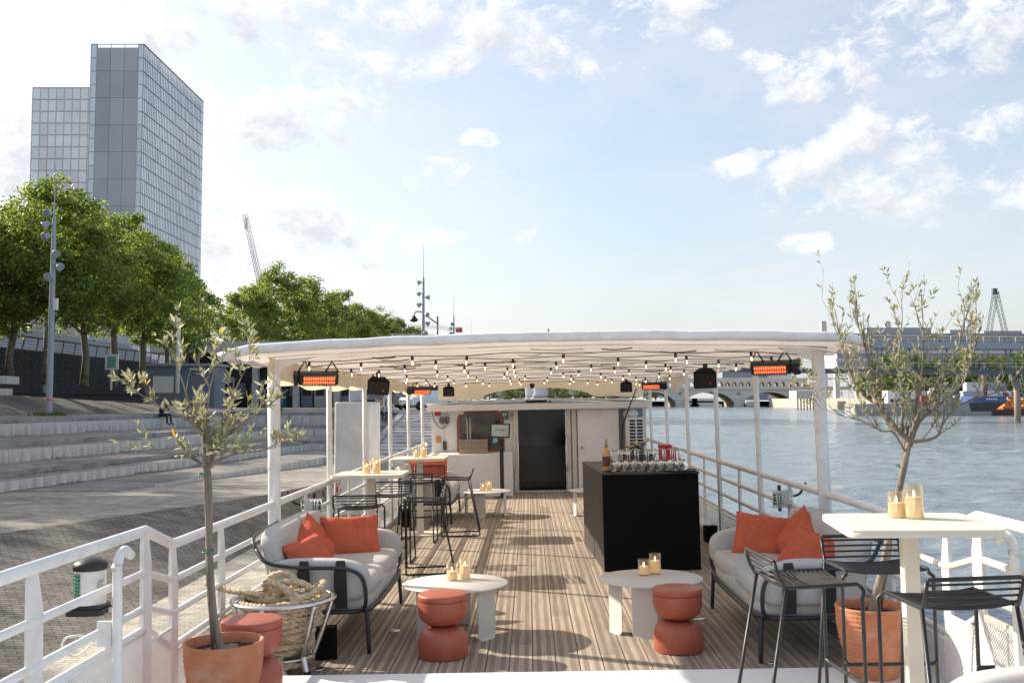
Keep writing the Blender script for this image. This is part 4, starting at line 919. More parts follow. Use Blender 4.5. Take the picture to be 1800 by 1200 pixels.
def laid_rope(path, rad=.019, turns=26.0):
    # three twisted strands
    P = smooth_path(path, 9); out = MB(); L = 0; acc = [0]
    for a, c in zip(P, P[1:]): L += (c - a).length; acc.append(L)
    frames = []; up = None
    for i, p in enumerate(P):
        t = (P[min(i+1, len(P)-1)] - P[max(i-1, 0)]); t = t.normalized() if t.length > 1e-9 else Vector((0,0,1))
        if up is None: up = t.orthogonal()
        u = (up - t*up.dot(t)); u = u.normalized() if u.length > 1e-6 else t.orthogonal().normalized(); up = u; frames.append((u, t.cross(u)))
    # resample so that the twist is visible
    for s in range(3):
        pts = []; n = max(8, int(L/.011))
        j = 0
        for q in range(n + 1):
            d = L*q/n
            while j < len(P) - 2 and acc[j+1] < d: j += 1
            f = (d - acc[j]) / max(1e-9, acc[j+1] - acc[j]); p = P[j].lerp(P[j+1], min(1, f)); u = frames[j][0].lerp(frames[j+1][0], f); w_ = frames[j][1].lerp(frames[j+1][1], f)
            a = d*turns*2 + s*2*math.pi/3; pts.append(p + (u*math.cos(a) + w_*math.sin(a))*rad*.5)
        out.tube(pts, rad*.60, 5)
    return out
rr_ = random.Random(5); rp.matrix_world = rp.matrix_world @ RKS
coil = []
for i in range(150):
    a = i*.43; z = .155 + .43*i/150; rad = .165 + (z - .13)*.29 - .035 + rr_.uniform(-.018, .012); coil.append((rad*math.cos(a), rad*math.sin(a), z + rr_.uniform(-.012, .012)))
laid_rope(coil, .026).build('outer_coil', M_['rope'], rp)
coil = []
for i in range(70):
    a = i*.5 + 1; rad = .19 - .12*abs(math.sin(i*.23)) + rr_.uniform(-.03, .03); coil.append((rad*math.cos(a), rad*math.sin(a), .48 + .12*i/70 + rr_.uniform(-.02, .03)))
laid_rope(coil, .026).build('inner_coil', M_['rope'], rp)
laid_rope([(-.10, .05, .58), (-.12, .02, .66), (-.06, 0, .74), (.03, 0, .745), (.07, .02, .68), (.04, .05, .60)], .025).build('top_loop', M_['rope'], rp)
laid_rope([(-.02, -.12, .60), (.02, -.14, .70), (.12, -.12, .71), (.19, -.08, .64), (.13, -.04, .60), (.02, -.05, .64), (-.05, -.10, .70), (-.02, -.16, .72), (.08, -.2, .66), (.14, -.18, .60)], .026).build('top_loop', M_['rope'], rp)
laid_rope([(.16, .10, .60), (.24, .04, .67), (.255, -.04, .66), (.20, -.16, .62), (.10, -.22, .60)], .024).build('top_loop', M_['rope'], rp)
laid_rope([(-.06, -.10, .60), (-.2, -.10, .63), (-.32, -.06, .64), (-.42, .0, .66), (-.50, .07, .67), (-.525, .13, .66)], .022).build('rope_end', M_['rope'], rp)
laid_rope([(.02, -.18, .16), (.05, -.26, .09), (.11, -.33, .035), (.13, -.40, .03)], .022).build('rope_tail', M_['rope'], rp)
b = MB(); b.lathe([(0, .125), (.135, .125), (.22, .50), (.1, .55), (0, .56)], 20); b.build('rope_core', M_['rope'], rp)

# ================================================================== potted olive trees
def ribbed_pot(loc, label, s=1.0):
    r = root('terracotta_pot', loc, 0, label, 'pot', 'terracotta pots with olive trees')
    prof = [(.125*s, 0), (.130*s, .006)]
    H = .385*s
    for i in range(61):
        t = i/60; rad = (.128 + .070*math.sin(min(1, t*1.05)*math.pi/2))*s; prof.append((rad + .0025*math.sin(t*2*math.pi*15) + .001*math.sin(t*71), .008 + (H - .02)*t))
    prof += [(.203*s, H - .004), (.203*s, H + .004), (.197*s, H + .009), (.186*s, H + .006), (.182*s, H - .03), (.175*s, H - .06)]
    b = MB(); b.lathe(prof, 56, cap1=False); b.build('pot_body', M_['clay'], r)
    b = MB(); b.grid(lambda u, v: ((.179*s*u)*math.cos(2*math.pi*v), (.179*s*u)*math.sin(2*math.pi*v), H - .045 + .012*mnoise.noise(Vector((u*9*math.cos(2*math.pi*v), u*9*math.sin(2*math.pi*v), 1))) + .006*(1-u)), 12, 40); b.build('soil', M_['soil'], r)
    return H
oleaf = leafmat('olive_leaf', (.20,.215,.11), (.42,.42,.29), .35, .38); oleafy = leafmat('olive_leaf_yellowing', (.50,.34,.06), (.55,.42,.10), .4)
def leaf(mb, p, d, L, w, nrm):
    d = d.normalized(); sdv = d.cross(nrm); sdv = sdv.normalized() if sdv.length > 1e-5 else d.orthogonal().normalized(); nn = sdv.cross(d)
    a = p + d*L*.3 + sdv*w*.45 + nn*w*.12; b_ = p + d*L*.3 - sdv*w*.45 + nn*w*.12; c = p + d*L*.68 + sdv*w*.38 + nn*w*.1; e = p + d*L*.68 - sdv*w*.38 + nn*w*.1; tip = p + d*L - nn*L*.05; m1 = p + d*L*.3; m2 = p + d*L*.68
    mb.add([p, a, m1, b_, c, m2, e, tip], [(0,1,2), (0,2,3), (1,4,5,2), (2,5,6,3), (4,7,5), (5,7,6)], False)
def olive(loc, label, trunk, limbs, seed, density, up, stake=None, twig_len=.22, leafL=.055, fork=None, lsc=1.0, shift=(0, 0, 0)):
    if fork:
        fk = Vector(fork); sh = Vector(shift); limbs = [([fk + sh + (Vector(q) - fk)*lsc for q in pth], rr0) for pth, rr0 in limbs]
    r = root('olive_tree', loc, 0, label, 'tree', 'potted olive trees'); r.matrix_world = r.matrix_world @ Matrix.Scale(1.055, 4)
    rd = random.Random(seed)
    b = MB(); tp = smooth_path(trunk, 6); n = len(tp); b.tube(tp, [.026 - .010*i/n + .010*max(0, 1 - i/4) for i in range(n)], 10); b.build('trunk', M_['bark'], r)
    lv = MB(); yl = MB(); br = MB()
    top = tp[-1]
    def twig(p, d, L, rad, depth):
        d = d.normalized(); k = 5; pts = [p]; dd = d.copy()
        for i in range(k):
            dd = (dd + Vector((rd.uniform(-.16, .16), rd.uniform(-.16, .16), rd.uniform(-.10, .12) + up*.10))).normalized(); pts.append(pts[-1] + dd*L/k)
        br.tube(pts, [rad*(1 - .65*i/k) for i in range(k+1)], 5, caps=False)
        for i in range(1, k+1):
            q = pts[i]; tdir = (pts[i] - pts[i-1]).normalized()
            bare = rd.random() > density * (1.0 if depth else .35) * (.45 + .55*i/k)
            if not bare:
                for _ in range(rd.choice((2, 2, 3, 4)) + (2 if i == k else 0)):
                    side_ = Vector((rd.uniform(-1, 1), rd.uniform(-1, 1), rd.uniform(-.6, 1))).normalized(); ld = (tdir*.75 + side_*.8)
                    leaf(yl if rd.random() < .03 else lv, q.lerp(pts[i-1], rd.random()), ld, leafL*rd.uniform(.6, 1.15), leafL*rd.uniform(.20, .30), Vector((rd.uniform(-1,1), rd.uniform(-1,1), rd.uniform(.1,1))))
            if depth < 2 and rd.random() < (.7 if depth == 0 else .40):
                sv_ = Vector((rd.uniform(-1, 1), rd.uniform(-1, 1), rd.uniform(-.2, .9) + up*.5)); twig(q, tdir*.7 + sv_*.75, twig_len*rd.uniform(.55, 1.1)*(1 if depth == 0 else .65), rad*.5, depth + 1)
    lm = MB()
    for path, rad in limbs:
        P = smooth_path(path, 4); n = len(P); lm.tube(P, [rad*(1 - .72*i/(n-1)) for i in range(n)], 7)
        for i in range(2, n):
            for _ in range(0 if rd.random() < .3 else (1 if rd.random() < .75 else 2)):
                tdir = (P[i] - P[i-1]).normalized(); sv_ = Vector((rd.uniform(-1, 1), rd.uniform(-1, 1), rd.uniform(-.3, .8) + up*.5)); twig(P[i], tdir*.6 + sv_*.8, twig_len*rd.uniform(.6, 1.2), rad*.34, 1)
        twig(P[-1], P[-1] - P[-2], twig_len*1.2, rad*.30, 0)
    lm.build('limbs', M_['bark'], r); 
    cr = br.build('twigs', M_['bark'], r)
    o = lv.build('foliage', oleaf, r); tag(o, kind='stuff'); o = yl.build('yellowing_leaves', oleafy, r); tag(o, kind='stuff')
    if stake:
        b = MB(); b.tube([stake[0], stake[1]], .010, 7); b.build('stake', M_['stake'], r)
        for t in stake[2]:
            c = Vector(stake[0]).lerp(Vector(stake[1]), t); b = MB(); b.tube([(c.x + .03*math.cos(a), c.y + .03*math.sin(a), c.z + .004*math.sin(a)) for a in [i*math.pi/6 for i in range(12)]], .004, 5, closed=True); b.build('green_tie', M_['greenlens'], r)
    return r
ribbed_pot((-1.63, 5.40, .10), 'terracotta pot on the quay side of the foredeck holding the leafy olive', 1.05)
Hs = .355
olive((-1.63, 5.40, .10 + Hs), 'leafy potted olive tree on the quay side with a wooden stake',
  [(0, 0, -.02), (-.035, 0, .07), (-.062, .01, .22), (-.078, .01, .5), (-.075, 0, .8), (-.085, 0, .93)],
  [([(-.085, 0, .92), (-.07, .02, 1.02), (-.11, .0, 1.14), (-.22, -.02, 1.25), (-.36, -.05, 1.32)], .016),
   ([(-.085, 0, .93), (-.04, .03, 1.03), (.02, .06, 1.12), (.13, .08, 1.22), (.26, .10, 1.30)], .014),
   ([(-.08, 0, .96), (-.06, -.03, 1.08), (-.07, -.06, 1.24), (-.04, -.08, 1.45)], .012),
   ([(-.08, 0, .90), (-.16, .04, .97), (-.28, .06, 1.02), (-.40, .08, 1.03)], .010),
   ([(-.08, 0, .92), (.02, -.04, .98), (.14, -.06, 1.02), (.26, -.08, 1.03)], .010),
   ([(-.06, .02, 1.02), (0, .05, 1.2), (.06, .07, 1.38), (.12, .08, 1.52)], .010),
   ([(-.12, 0, 1.14), (-.2, .04, 1.30), (-.26, .07, 1.46), (-.30, .08, 1.56)], .009)], 11, .33, .30,
  ((-.045, -.03, -.02), (-.095, -.03, 1.10), (.47, .82)), .14, .055, (-.085, 0, .93), .78)
ribbed_pot((2.05, 6.05, .10), 'terracotta pot on the river side of the foredeck holding the sparse olive', 1.05)
olive((2.05, 6.05, .10 + Hs), 'sparse potted olive tree with bare upright branches on the river side',
  [(.0, 0, -.02), (.025, 0, .10), (.07, 0, .25), (.13, 0, .5), (.20, 0, .76), (.25, 0, .96)],
  [([(.135, 0, 1.02), (.04, .02, 1.13), (-.04, .03, 1.25), (-.06, .03, 1.42), (-.10, .04, 1.60)], .017),
   ([(.135, 0, 1.02), (.17, -.02, 1.16), (.24, -.03, 1.27), (.33, -.04, 1.40), (.42, -.05, 1.58)], .016),
   ([(.13, 0, 1.00), (.20, .03, 1.14), (.33, .05, 1.24), (.48, .07, 1.36), (.56, .08, 1.54)], .014),
   ([(.09, .02, 1.10), (.12, .04, 1.28), (.10, .05, 1.45), (.13, .06, 1.66)], .011),
   ([(.16, 0, 1.15), (.20, .02, 1.32), (.24, .03, 1.5), (.25, .04, 1.68)], .011),
   ([(.12, 0, 1.02), (.26, -.05, 1.05), (.30, -.08, 1.14), (.40, -.1, 1.24), (.58, -.12, 1.30)], .010),
   ([(.0, .03, 1.22), (-.13, .05, 1.32), (-.20, .06, 1.50), (-.23, .07, 1.66)], .009),
   ([(.11, 0, .95), (.03, -.02, 1.08), (-.04, -.03, 1.09), (-.12, -.04, 1.14), (-.26, -.05, 1.18)], .007)], 23, .44, 1.05,
  ((.055, .028, .0), (.26, .03, 1.06), (.42, .78)), .20, .043, (.135, 0, 1.02), .98, (.125, 0, -.06))

# ================================================================== lamps on the rails
nv = root('navigation_lamp', (-2.22, 5.10, .72), 0, 'round navigation lamp with green lens outside the quay side rail', 'lamp')
b = MB(); b.rbox((0, 0, .02), (.19, .17, .03), .02); b.rbox((0, 0, .045), (.16, .15, .02), .02); b.build('base', M_['black'], nv)
b = MB(); b.lathe([(.075, .056), (.075, .225)], 28, cap0=False, cap1=False); b.build('housing', M_['white_soft'], nv)
b = MB(); prof = [(.070, .056)]
for i in range(9): prof += [(.078, .062 + i*.018), (.073, .071 + i*.018)]
lv_ = [(r_*math.cos(a), r_*math.sin(a), z_) for r_, z_ in prof for a in [R(172 + 82*k/12) for k in range(13)]]
b.add(lv_, [(i*13+j, i*13+j+1, (i+1)*13+j+1, (i+1)*13+j) for i in range(len(prof)-1) for j in range(12)], False, T(-.002, -.004, 0)); b.build('green_lens', M_['greenlens'], nv)
b = MB(); b.lathe([(.082, .226), (.086, .235), (.086, .255), (.07, .27), (.03, .285), (0, .288)], 28); b.build('cap', M_['black'], nv)
b = MB(); b.cbox((.075, -.03, .14), (.02, .05, .06)); b.build('latch', M_['alu'], nv)
b = MB(); b.tube(smooth_path([(.02, 0, .0), (.05, -.02, -.06), (.02, -.03, -.14), (-.06, -.03, -.20), (-.13, -.03, -.17), (-.11, -.03, -.11), (-.02, -.03, -.10), (.04, -.03, -.13)], 6), .006, 6); b.build('lamp_cable', M_['white_soft'], nv)
b = MB(); b.tube([(.08, 0, .02), (.16, 0, .03)], .012, 8); b.build('mount_arm', M_['white'], nv)
def caged(loc, label, flip):
    r = root('caged_lamp', loc, 0, label, 'lamp', 'caged emergency lamps on the rails')
    b = MB(); b.rbox((0, 0, 0), (.15, .085, .13), .02); b.build('body', M_['white_soft'], r)
    for i in (-1, 1):
        b = MB(); b.box(-.045*flip + i*.022 - .014, -.045*flip + i*.022 + .014, -.0455, -.043, -.05, .05); b.build('green_marking', M_['greenlens'], r)
    b = MB()
    for i in range(7): xx = -.09 + .18*i/6; b.tube([(xx, .05, .075), (xx, -.065, .075), (xx, -.065, -.075), (xx, .05, -.075)], .0028, 5)
    for z in (-.075, -.025, .025, .075): b.tube([(-.09, .05, z), (-.09, -.065, z), (.09, -.065, z), (.09, .05, z)], .0028, 5)
    b.build('wire_cage', M_['alu'], r)
    b = MB(); b.tube(smooth_path([(flip*.06, .02, .02), (flip*.16, .02, .03), (flip*.22, .03, .10), (flip*.24, .04, .14)], 4), .011, 7); b.build('cable', M_['rubber'], r)
    b = MB(); b.box(-.012, .012, .045, .075, -.12, .12); b.build('bracket', M_['black'], r)
caged((-1.92, 8.95, .86), 'wire caged emergency lamp on the quay side rail behind the sofa', -1)
caged((2.33, 9.25, .83), 'wire caged emergency lamp on the river side rail above the sofa', 1)
# ================================================================== the place
import numpy as np
M_['pave'] = brickmat('pale_paving_setts', (.33,.30,.265), (.43,.39,.345), (.20,.18,.16), .25, .11, .85, 8, .012, .5, (.62,.62,.62))
M_['pave_tow'] = brickmat('towpath_setts', (.46,.42,.36), (.54,.50,.44), (.30,.27,.23), .22, .10, .85, 2, .010, .5, (.68,.68,.68))
M_['pave_slope'] = brickmat('dark_bank_setts', (.165,.15,.135), (.235,.215,.195), (.09,.083,.076), .26, .105, .9, -32, .012, .9, (.55,.55,.55))
M_['pave_step'] = brickmat('tread_setts', (.25,.235,.22), (.33,.31,.29), (.17,.16,.15), .24, .11, .88, 10, .012, .5, (.6,.6,.6))
M_['grass'] = mat('lawn', (.12,.14,.035), .95, var=.45, scale=2.2, bump=.6, bscale=30, dirt=((.25,.21,.09), .5, .6))
def watermat():
    m, nt, p = newmat('river_water'); tcn = N(nt, 'ShaderNodeTexCoord')
    p.inputs['Base Color'].default_value = (.19,.235,.265,1); p.inputs['IOR'].default_value = 1.33; p.inputs['Specular IOR Level'].default_value = .55
    hs_sum = None
    for (sc, det, amp, st) in ((.55, 4, .40, (1, 1.7, 1)), (2.2, 4, .16, (1, 1.4, 1)), (7.0, 3, .05, (1, 1.3, 1))):
        mp = N(nt, 'ShaderNodeMapping'); mp.inputs['Scale'].default_value = st; mp.inputs['Rotation'].default_value = (0, 0, R(-14)); nt.links.new(tcn.outputs['Object'], mp.inputs[0])
        nz = N(nt, 'ShaderNodeTexNoise'); nz.inputs['Scale'].default_value = sc; nz.inputs['Detail'].default_value = det; nz.inputs['Distortion'].default_value = .6; nt.links.new(mp.outputs[0], nz.inputs['Vector'])
        q = N(nt, 'ShaderNodeMath', operation='MULTIPLY'); nt.links.new(nz.outputs['Fac'], q.inputs[0]); q.inputs[1].default_value = amp
        if hs_sum is None: hs_sum = q.outputs[0]
        else:
            s_ = N(nt, 'ShaderNodeMath', operation='ADD'); nt.links.new(hs_sum, s_.inputs[0]); nt.links.new(q.outputs[0], s_.inputs[1]); hs_sum = s_.outputs[0]
    rz_ = N(nt, 'ShaderNodeTexNoise'); rz_.inputs['Scale'].default_value = .035; rz_.inputs['Detail'].default_value = 5; rz_.inputs['Distortion'].default_value = 1.2; mp = N(nt, 'ShaderNodeMapping'); mp.inputs['Scale'].default_value = (1, 2.2, 1); nt.links.new(tcn.outputs['Object'], mp.inputs[0]); nt.links.new(mp.outputs[0], rz_.inputs['Vector'])
    rm = N(nt, 'ShaderNodeMapRange'); nt.links.new(rz_.outputs['Fac'], rm.inputs[0]); rm.inputs[1].default_value = .35; rm.inputs[2].default_value = .65; rm.inputs[3].default_value = .04; rm.inputs[4].default_value = .22; nt.links.new(rm.outputs[0], p.inputs['Roughness'])
    bp = N(nt, 'ShaderNodeBump'); bp.inputs['Strength'].default_value = .55; bp.inputs['Distance'].default_value = .9; nt.links.new(hs_sum, bp.inputs['Height']); nt.links.new(bp.outputs[0], p.inputs['Normal'])
    return m
WZ = -2.25
def struct(o): return tag(o, kind='structure')
def water_mesh():
    # real wavelets: a sum of wind waves over a grid that is finer near the boat
    g = np.random.default_rng(4)
    xs = np.concatenate([[-6.5, 1.5], np.arange(2.3, 60, .22), np.arange(60, 160, .6), [260, 420]]); ys = np.concatenate([[-400, -60], np.arange(-8, 6, .5), 6*np.exp(np.arange(0, 4.75, .0075)), [1000, 2500]])
    X, Y = np.meshgrid(xs, ys); Z = np.zeros_like(X); cell = np.maximum(.25, np.abs(Y)*.012)
    for k in range(46):
        lam = .5*(1.13**k) if k < 26 else g.uniform(.6, 5); a = R(-60) + g.normal()*.75; kx, ky = math.cos(a)*2*math.pi/lam, math.sin(a)*2*math.pi/lam
        amp = .0165*lam/(1 + (lam/3.0)**1.7); mod = .55 + .45*np.sin(X*.05*g.uniform(.5, 2) + Y*.03*g.uniform(.5, 2) + g.uniform(0, 6)); Z += amp*mod*np.sin(kx*X + ky*Y + g.uniform(0, 6.28) + .6*np.sin(.35*X + g.uniform(0, 6)))*np.clip((lam/cell - 1.2)/1.5, 0, 1)
    gust = .65 + .35*np.sin(X*.045 + 2*np.sin(Y*.021))*np.sin(Y*.06 + 1.3*np.sin(X*.03)); Z *= gust
    Z[:, :2] = 0; Z[:2, :] = 0; ny, nx = X.shape
    idx = np.arange(ny*nx).reshape(ny, nx); f = np.stack([idx[:-1, :-1], idx[:-1, 1:], idx[1:, 1:], idx[1:, :-1]], -1).reshape(-1, 4)
    me = bpy.data.meshes.new('water'); me.from_pydata(np.stack([X, Y, Z + WZ], -1).reshape(-1, 3).tolist(), [], f.tolist()); me.polygons.foreach_set('use_smooth', [True]*len(f)); me.materials.append(watermat()); me.update(); return me
wo_ = bpy.data.objects.new('water', water_mesh()); col.objects.link(wo_); struct(wo_)
b = MB(); b.add([(-3000, -500, -2.9), (3000, -500, -2.9), (3000, 4500, -2.9), (-3000, 4500, -2.9)], [(0,1,2,3)]); struct(b.build('ground', M_['asphalt']))
# right bank land beyond the river wall
b = MB(); b.add([(152, 150, 1.9), (2500, 150, 1.9), (2500, 4000, 1.9), (152, 4000, 1.9)], [(0,1,2,3)]); struct(b.build('far_bank', M_['pave']))
b = MB(); b.add([(-2500, 640, 1.5), (152, 640, 1.5), (152, 4000, 1.5), (-2500, 4000, 1.5)], [(0,1,2,3)]); struct(b.build('far_shore', M_['grass']))

# the left bank bends into view far ahead behind the cabin
b = MB(); b.prism([(-6.4, 255), (30, 430), (60, 500), (64, 584), (-300, 584), (-300, 255)], -2.88, 1.6); struct(b.build('bank_bend', M_['pave']))
# ---- left bank: towpath, sloping bank, platform
b = MB(); b.box(-5.55, -2.62, -60, 160, -2.88, -1.4); b.mi[1] = 1; b.mi[-5] = 1; struct(b.build('towpath', [M_['pave_tow'], M_['pave_tow']]))
FOOT = [(-5.55, -40), (-5.55, 4), (-5.55, 11), (-5.55, 15.4), (-5.55, 21.9), (-5.55, 30), (-5.55, 34)]
EDGE = [(-26, -30), (-15, 6), (-11.2, 13.6), (-9.29, 18.2), (-6.43, 25.2), (-5.75, 30), (-5.6, 34)]
def fz(y): return -.66 - .29*min(1, max(0, (y - 25)/16))
def lerp_poly(P, t):
    k = t*(len(P)-1); i = min(int(k), len(P)-2); f = k - i; return (P[i][0] + (P[i+1][0]-P[i][0])*f, P[i][1] + (P[i+1][1]-P[i][1])*f)
def bankf(u, v):
    a = lerp_poly(FOOT, u); c = lerp_poly(EDGE, u); return (a[0] + (c[0]-a[0])*v, a[1] + (c[1]-a[1])*v, -1.4 + (fz(c[1]) + 1.4)*v)
b = MB(); b.grid(bankf, 60, 10, smooth=False); struct(b.build('paved_bank', M_['pave_slope']))
def platf(u, v):
    a = lerp_poly(EDGE + [(-5.6, 44), (-5.6, 60)], u); return (a[0] + (-70 - a[0])*v**1.5, a[1], fz(a[1]))
b = MB(); b.grid(platf, 60, 24, smooth=False); struct(b.build('quay_platform', M_['pave']))
b = MB(); b.box(-5.62, -5.56, 30, 60, -1.41, -.96); struct(b.build('platform_kerb', M_['coping']))
T0 = Vector((-13.42, 26.27, 0)); TD = Vector((.163, .987, 0)); TN = Vector((-.987, .163, 0)); XE = -6.6
def tp_(s, u): p = T0 + TD*s + TN*u; return (p.x, p.y)
quay = bpy.data.objects.new('quay_steps', None); col.objects.link(quay); tag(quay, 'broad pale stone seating steps rising from the quay platform', kind='structure')
def tier(u, yb, ztop, zbot, s0=-45, name='tread', m=('coping', 'pave_step')):
    s1 = (yb - T0.y - u*.163)/.987
    pts = [tp_(s0, u), tp_(s1, u), (XE, yb), (XE, 140), (-160, 140), (-160, tp_(s0, u)[1])]
    b = MB(); b.prism(pts, zbot, ztop); b.mi = [0]*len(b.mi); b.mi[-1] = 1; o = b.build(name, [M_[m[0]], M_[m[1]]], quay); return s1
def blocks(u, yb, z0, z1, sA, sB, xe=XE, wl=.98, seed=0):
    rd = random.Random(seed); s1 = (yb - T0.y - u*.163)/.987; s = sA
    while s < min(sB, s1) - .2:
        w = wl*rd.uniform(.75, 1.25); w = min(w, s1 - s); b = MB(); pr = rd.uniform(.012, .03)
        b.box(0, w - .014, -.1, 0, 0, z1 - z0); p = T0 + TD*s + TN*(u - pr); ang = math.degrees(math.atan2(TD.y, TD.x)); o = b.build('stone_block', M_['stone'], quay, T(p.x, p.y, z0) @ RZ(ang) @ Matrix.Scale(1, 4) @ T(0, .1, 0)); s += w
    x = tp_(s1, u)[0]
    while x < xe - .3:
        w = wl*rd.uniform(1.1, 1.7); w = min(w, xe - x); b = MB(); pr = rd.uniform(.012, .03); b.box(0, w - .02, 0, .1, 0, z1 - z0); b.build('stone_block', M_['stone'], quay, T(x, yb - pr, z0)); x += w
tier(-2.7, 42.6, -.664, -1.2, 1.0); 
for k, (u, yb, z0, z1) in enumerate(((0, 48.5, -.66, -.375), (3.2, 54.6, -.215, .195), (7.5, 58.7, .375, .865))):
    tier(u, yb, z1, -1.2); blocks(u, yb, z0 + .001, z1 - .008, -6, 30, seed=k + 3)
    u2, y2, z2 = ((.8, 49.0, -.215), (4.2, 55.0, .375), (7.75, 59.0, 1.02))[k]; tier(u2, y2, z2, -1.2)
blocks(-2.7, 42.6, -1.0, -.67, 3, 18, seed=9)
# stair flight at the river end of the tiers
nst = 16
for i in range(nst):
    y0 = 42.6 + (59 - 42.6)*i/nst; z1 = -.95 + (1.02 + .95)*(i + 1)/nst; b = MB(); b.box(-6.25, -2.62, y0, y0 + (59-42.6)/nst - .004, -2.88, z1); b.build('stair_step', M_['stone'], quay)
b = MB(); b.box(-6.25, -2.62, 59, 140, -2.88, 1.018); b.build('stair_landing', M_['pave_step'], quay)
b = MB(); b.add([(-6.6, 42.4, -.95), (-6.26, 42.4, -.95), (-6.26, 59.4, -.95), (-6.6, 59.4, -.95), (-6.6, 42.4, -.75), (-6.26, 42.4, -.75), (-6.26, 59.4, 1.15), (-6.6, 59.4, 1.15)], [(3,2,1,0),(4,5,6,7),(0,1,5,4),(1,2,6,5),(2,3,7,6),(3,0,4,7)]); b.build('stair_cheek', M_['coping'], quay)
# weeds along the joints
wd_ = MB(); rd = random.Random(2)
for i in range(900):
    u, z = rd.choice(((-.02, -.66), (3.17, -.215), (7.46, .375), (.78, -.375), (7.7, .865))); s = rd.gauss(rd.choice((-3, 3, 7, 11, 16)), .5); p = T0 + TD*s + TN*(u - rd.random()*.08); h_ = rd.uniform(.02, .09); a = rd.random()*6.28
    wd_.add([(p.x, p.y, z), (p.x + .03*math.cos(a), p.y + .03*math.sin(a), z), (p.x + .05*math.cos(a), p.y + .05*math.sin(a), z + h_)], [(0,1,2)])
lp0 = Vector((-21.9, 47.2, 1.02))
for i in range(500):
    a = rd.random()*6.28; q = abs(rd.gauss(0, .35)) + .2; p = lp0 + Vector((q*math.cos(a), q*math.sin(a), 0)); h_ = rd.uniform(.05, .25); a2 = rd.random()*6.28
    wd_.add([(p.x, p.y, 1.02), (p.x + .05*math.cos(a2), p.y + .05*math.sin(a2), 1.02), (p.x + .06*math.cos(a), p.y + .06*math.sin(a), 1.02 + h_)], [(0,1,2)])
weedmat = leafmat('weeds', (.06,.10,.02), (.13,.17,.04), .4)
tag(wd_.build('weeds', weedmat), 'green weeds growing in the joints of the quay steps', 'weeds', kind='stuff')
# bank above the top platform, low wall and lawn
def strip(s0, s1, u0, z0, u1, z1, n=30):
    return lambda u, v: (*tp_(s0 + (s1-s0)*u, u0 + (u1-u0)*v), (z0 + (z1-z0)*v))
def upb(u, v):
    s = -45 + 95*u; k = min(1, max(0, (50 - s)/26)); return (*tp_(s, 14 + 3.2*v), 1.022 + 1.0*v*k)
b = MB(); b.grid(upb, 40, 6, smooth=False); struct(b.build('upper_bank', M_['pave_slope']))
b = MB(); b.prism([tp_(-45, 17.15), tp_(24, 17.15), tp_(24, 17.6), tp_(-45, 17.6)], 1.0, 2.36); b.build('low_wall', M_['stone']); struct(bpy.data.objects['low_wall'])
b = MB(); b.grid(lambda u, v: ((lambda P: (P[0], P[1], 2.352 + .62*min(1, v*2.6)))(tp_(-45 + 69*u, 17.61 + 18*v))), 30, 14); struct(b.build('lawn', M_['grass']))
gb = MB(); rd = random.Random(8)
for i in range(5200):
    s = rd.uniform(-12, 24); u = 17.7 + abs(rd.gauss(0, 4)); x, y = tp_(s, u); z = 2.352 + .62*min(1, (u - 17.61)/6.9); h_ = rd.uniform(.06, .22); a = rd.random()*6.28; w = .05
    gb.add([(x, y, z), (x + w*math.cos(a), y + w*math.sin(a), z), (x + .08*math.cos(a+1), y + .08*math.sin(a+1), z + h_)], [(0,1,2)])
tag(gb.build('grass_blades', leafmat('grass_blade', (.14,.17,.03), (.32,.33,.09), .5)), 'sunlit grass on the lawn below the trees', 'grass', kind='stuff')

# gabion wall with a timber-railed road above
gmat = mat('dark_gabion_stone', (.055,.058,.068), .95, var=.5, scale=7, bump=1.0, bscale=6)
gw_ = root('gabion_wall', (-33, 40, 2.2), 0, 'dark stone gabion wall behind the lawn trees', 'wall', boat=False)
GM = MB(); GM.grid(lambda u, v: (.0 + .09*mnoise.noise(Vector((u*9, v*9, 1))) + .05*mnoise.noise(Vector((u*23, v*23, 4))), u*2.0, v*.95), 14, 8, smooth=False); GMm = GM.mesh('gabion_basket', gmat)
for i in range(41):
    for j in range(3): child(GMm, 'gabion_basket', gw_, T(0, i*2.02, j*.97) @ (Matrix.Identity(4) if (i + j) % 2 else Matrix.Diagonal((1.3, 1, 1, 1))))
b = MB(); b.box(-1.2, -.16, -20, 90, -.5, 2.9); b.build('backing', gmat, gw_)
b = MB(); b.box(-60, -1.21, -20, 120, -.5, 3.1); o = b.build('upper_road', M_['asphalt']); o.matrix_world = T(-33, 40, 2.2); struct(o)
rl2 = root('road_railing', (-33.4, 30, 5.1), 0, 'brown timber railing along the road above the gabion wall', 'railing', boat=False)
tm = mat('aged_timber', (.16,.11,.08), .85, var=.2)
b = MB(); b.box(-.05, .05, 0, 95, .95, 1.05); b.build('top_beam', tm, rl2)
PM = MB(); PM.add([(-.03,-.04,0),(.03,-.04,0),(.03,.04,0),(-.03,.04,0),(.12,-.04,.95),(.18,-.04,.95),(.18,.04,.95),(.12,.04,.95)], [(3,2,1,0),(4,5,6,7),(0,1,5,4),(1,2,6,5),(2,3,7,6),(3,0,4,7)]); PMm = PM.mesh('baluster', tm)
for i in range(48): child(PMm, 'baluster', rl2, T(-.1, i*2.0, 0))
WIm = MB(); [WIm.tube([(0, 0, z), (0, 95, z)], .012, 4) for z in (.2, .4, .6, .8)]; WIm.build('wire', M_['alu'], rl2)
fb = root('terrace_building', (-52, 45, 5.0), 0, 'long grey stepped terrace rising behind the railed road', 'building', boat=False)
b = MB()
for i in range(9): b.box(-i*1.2 - 3, -i*1.2 - 1.8, 0, 120, .0, .9 + i*.62)
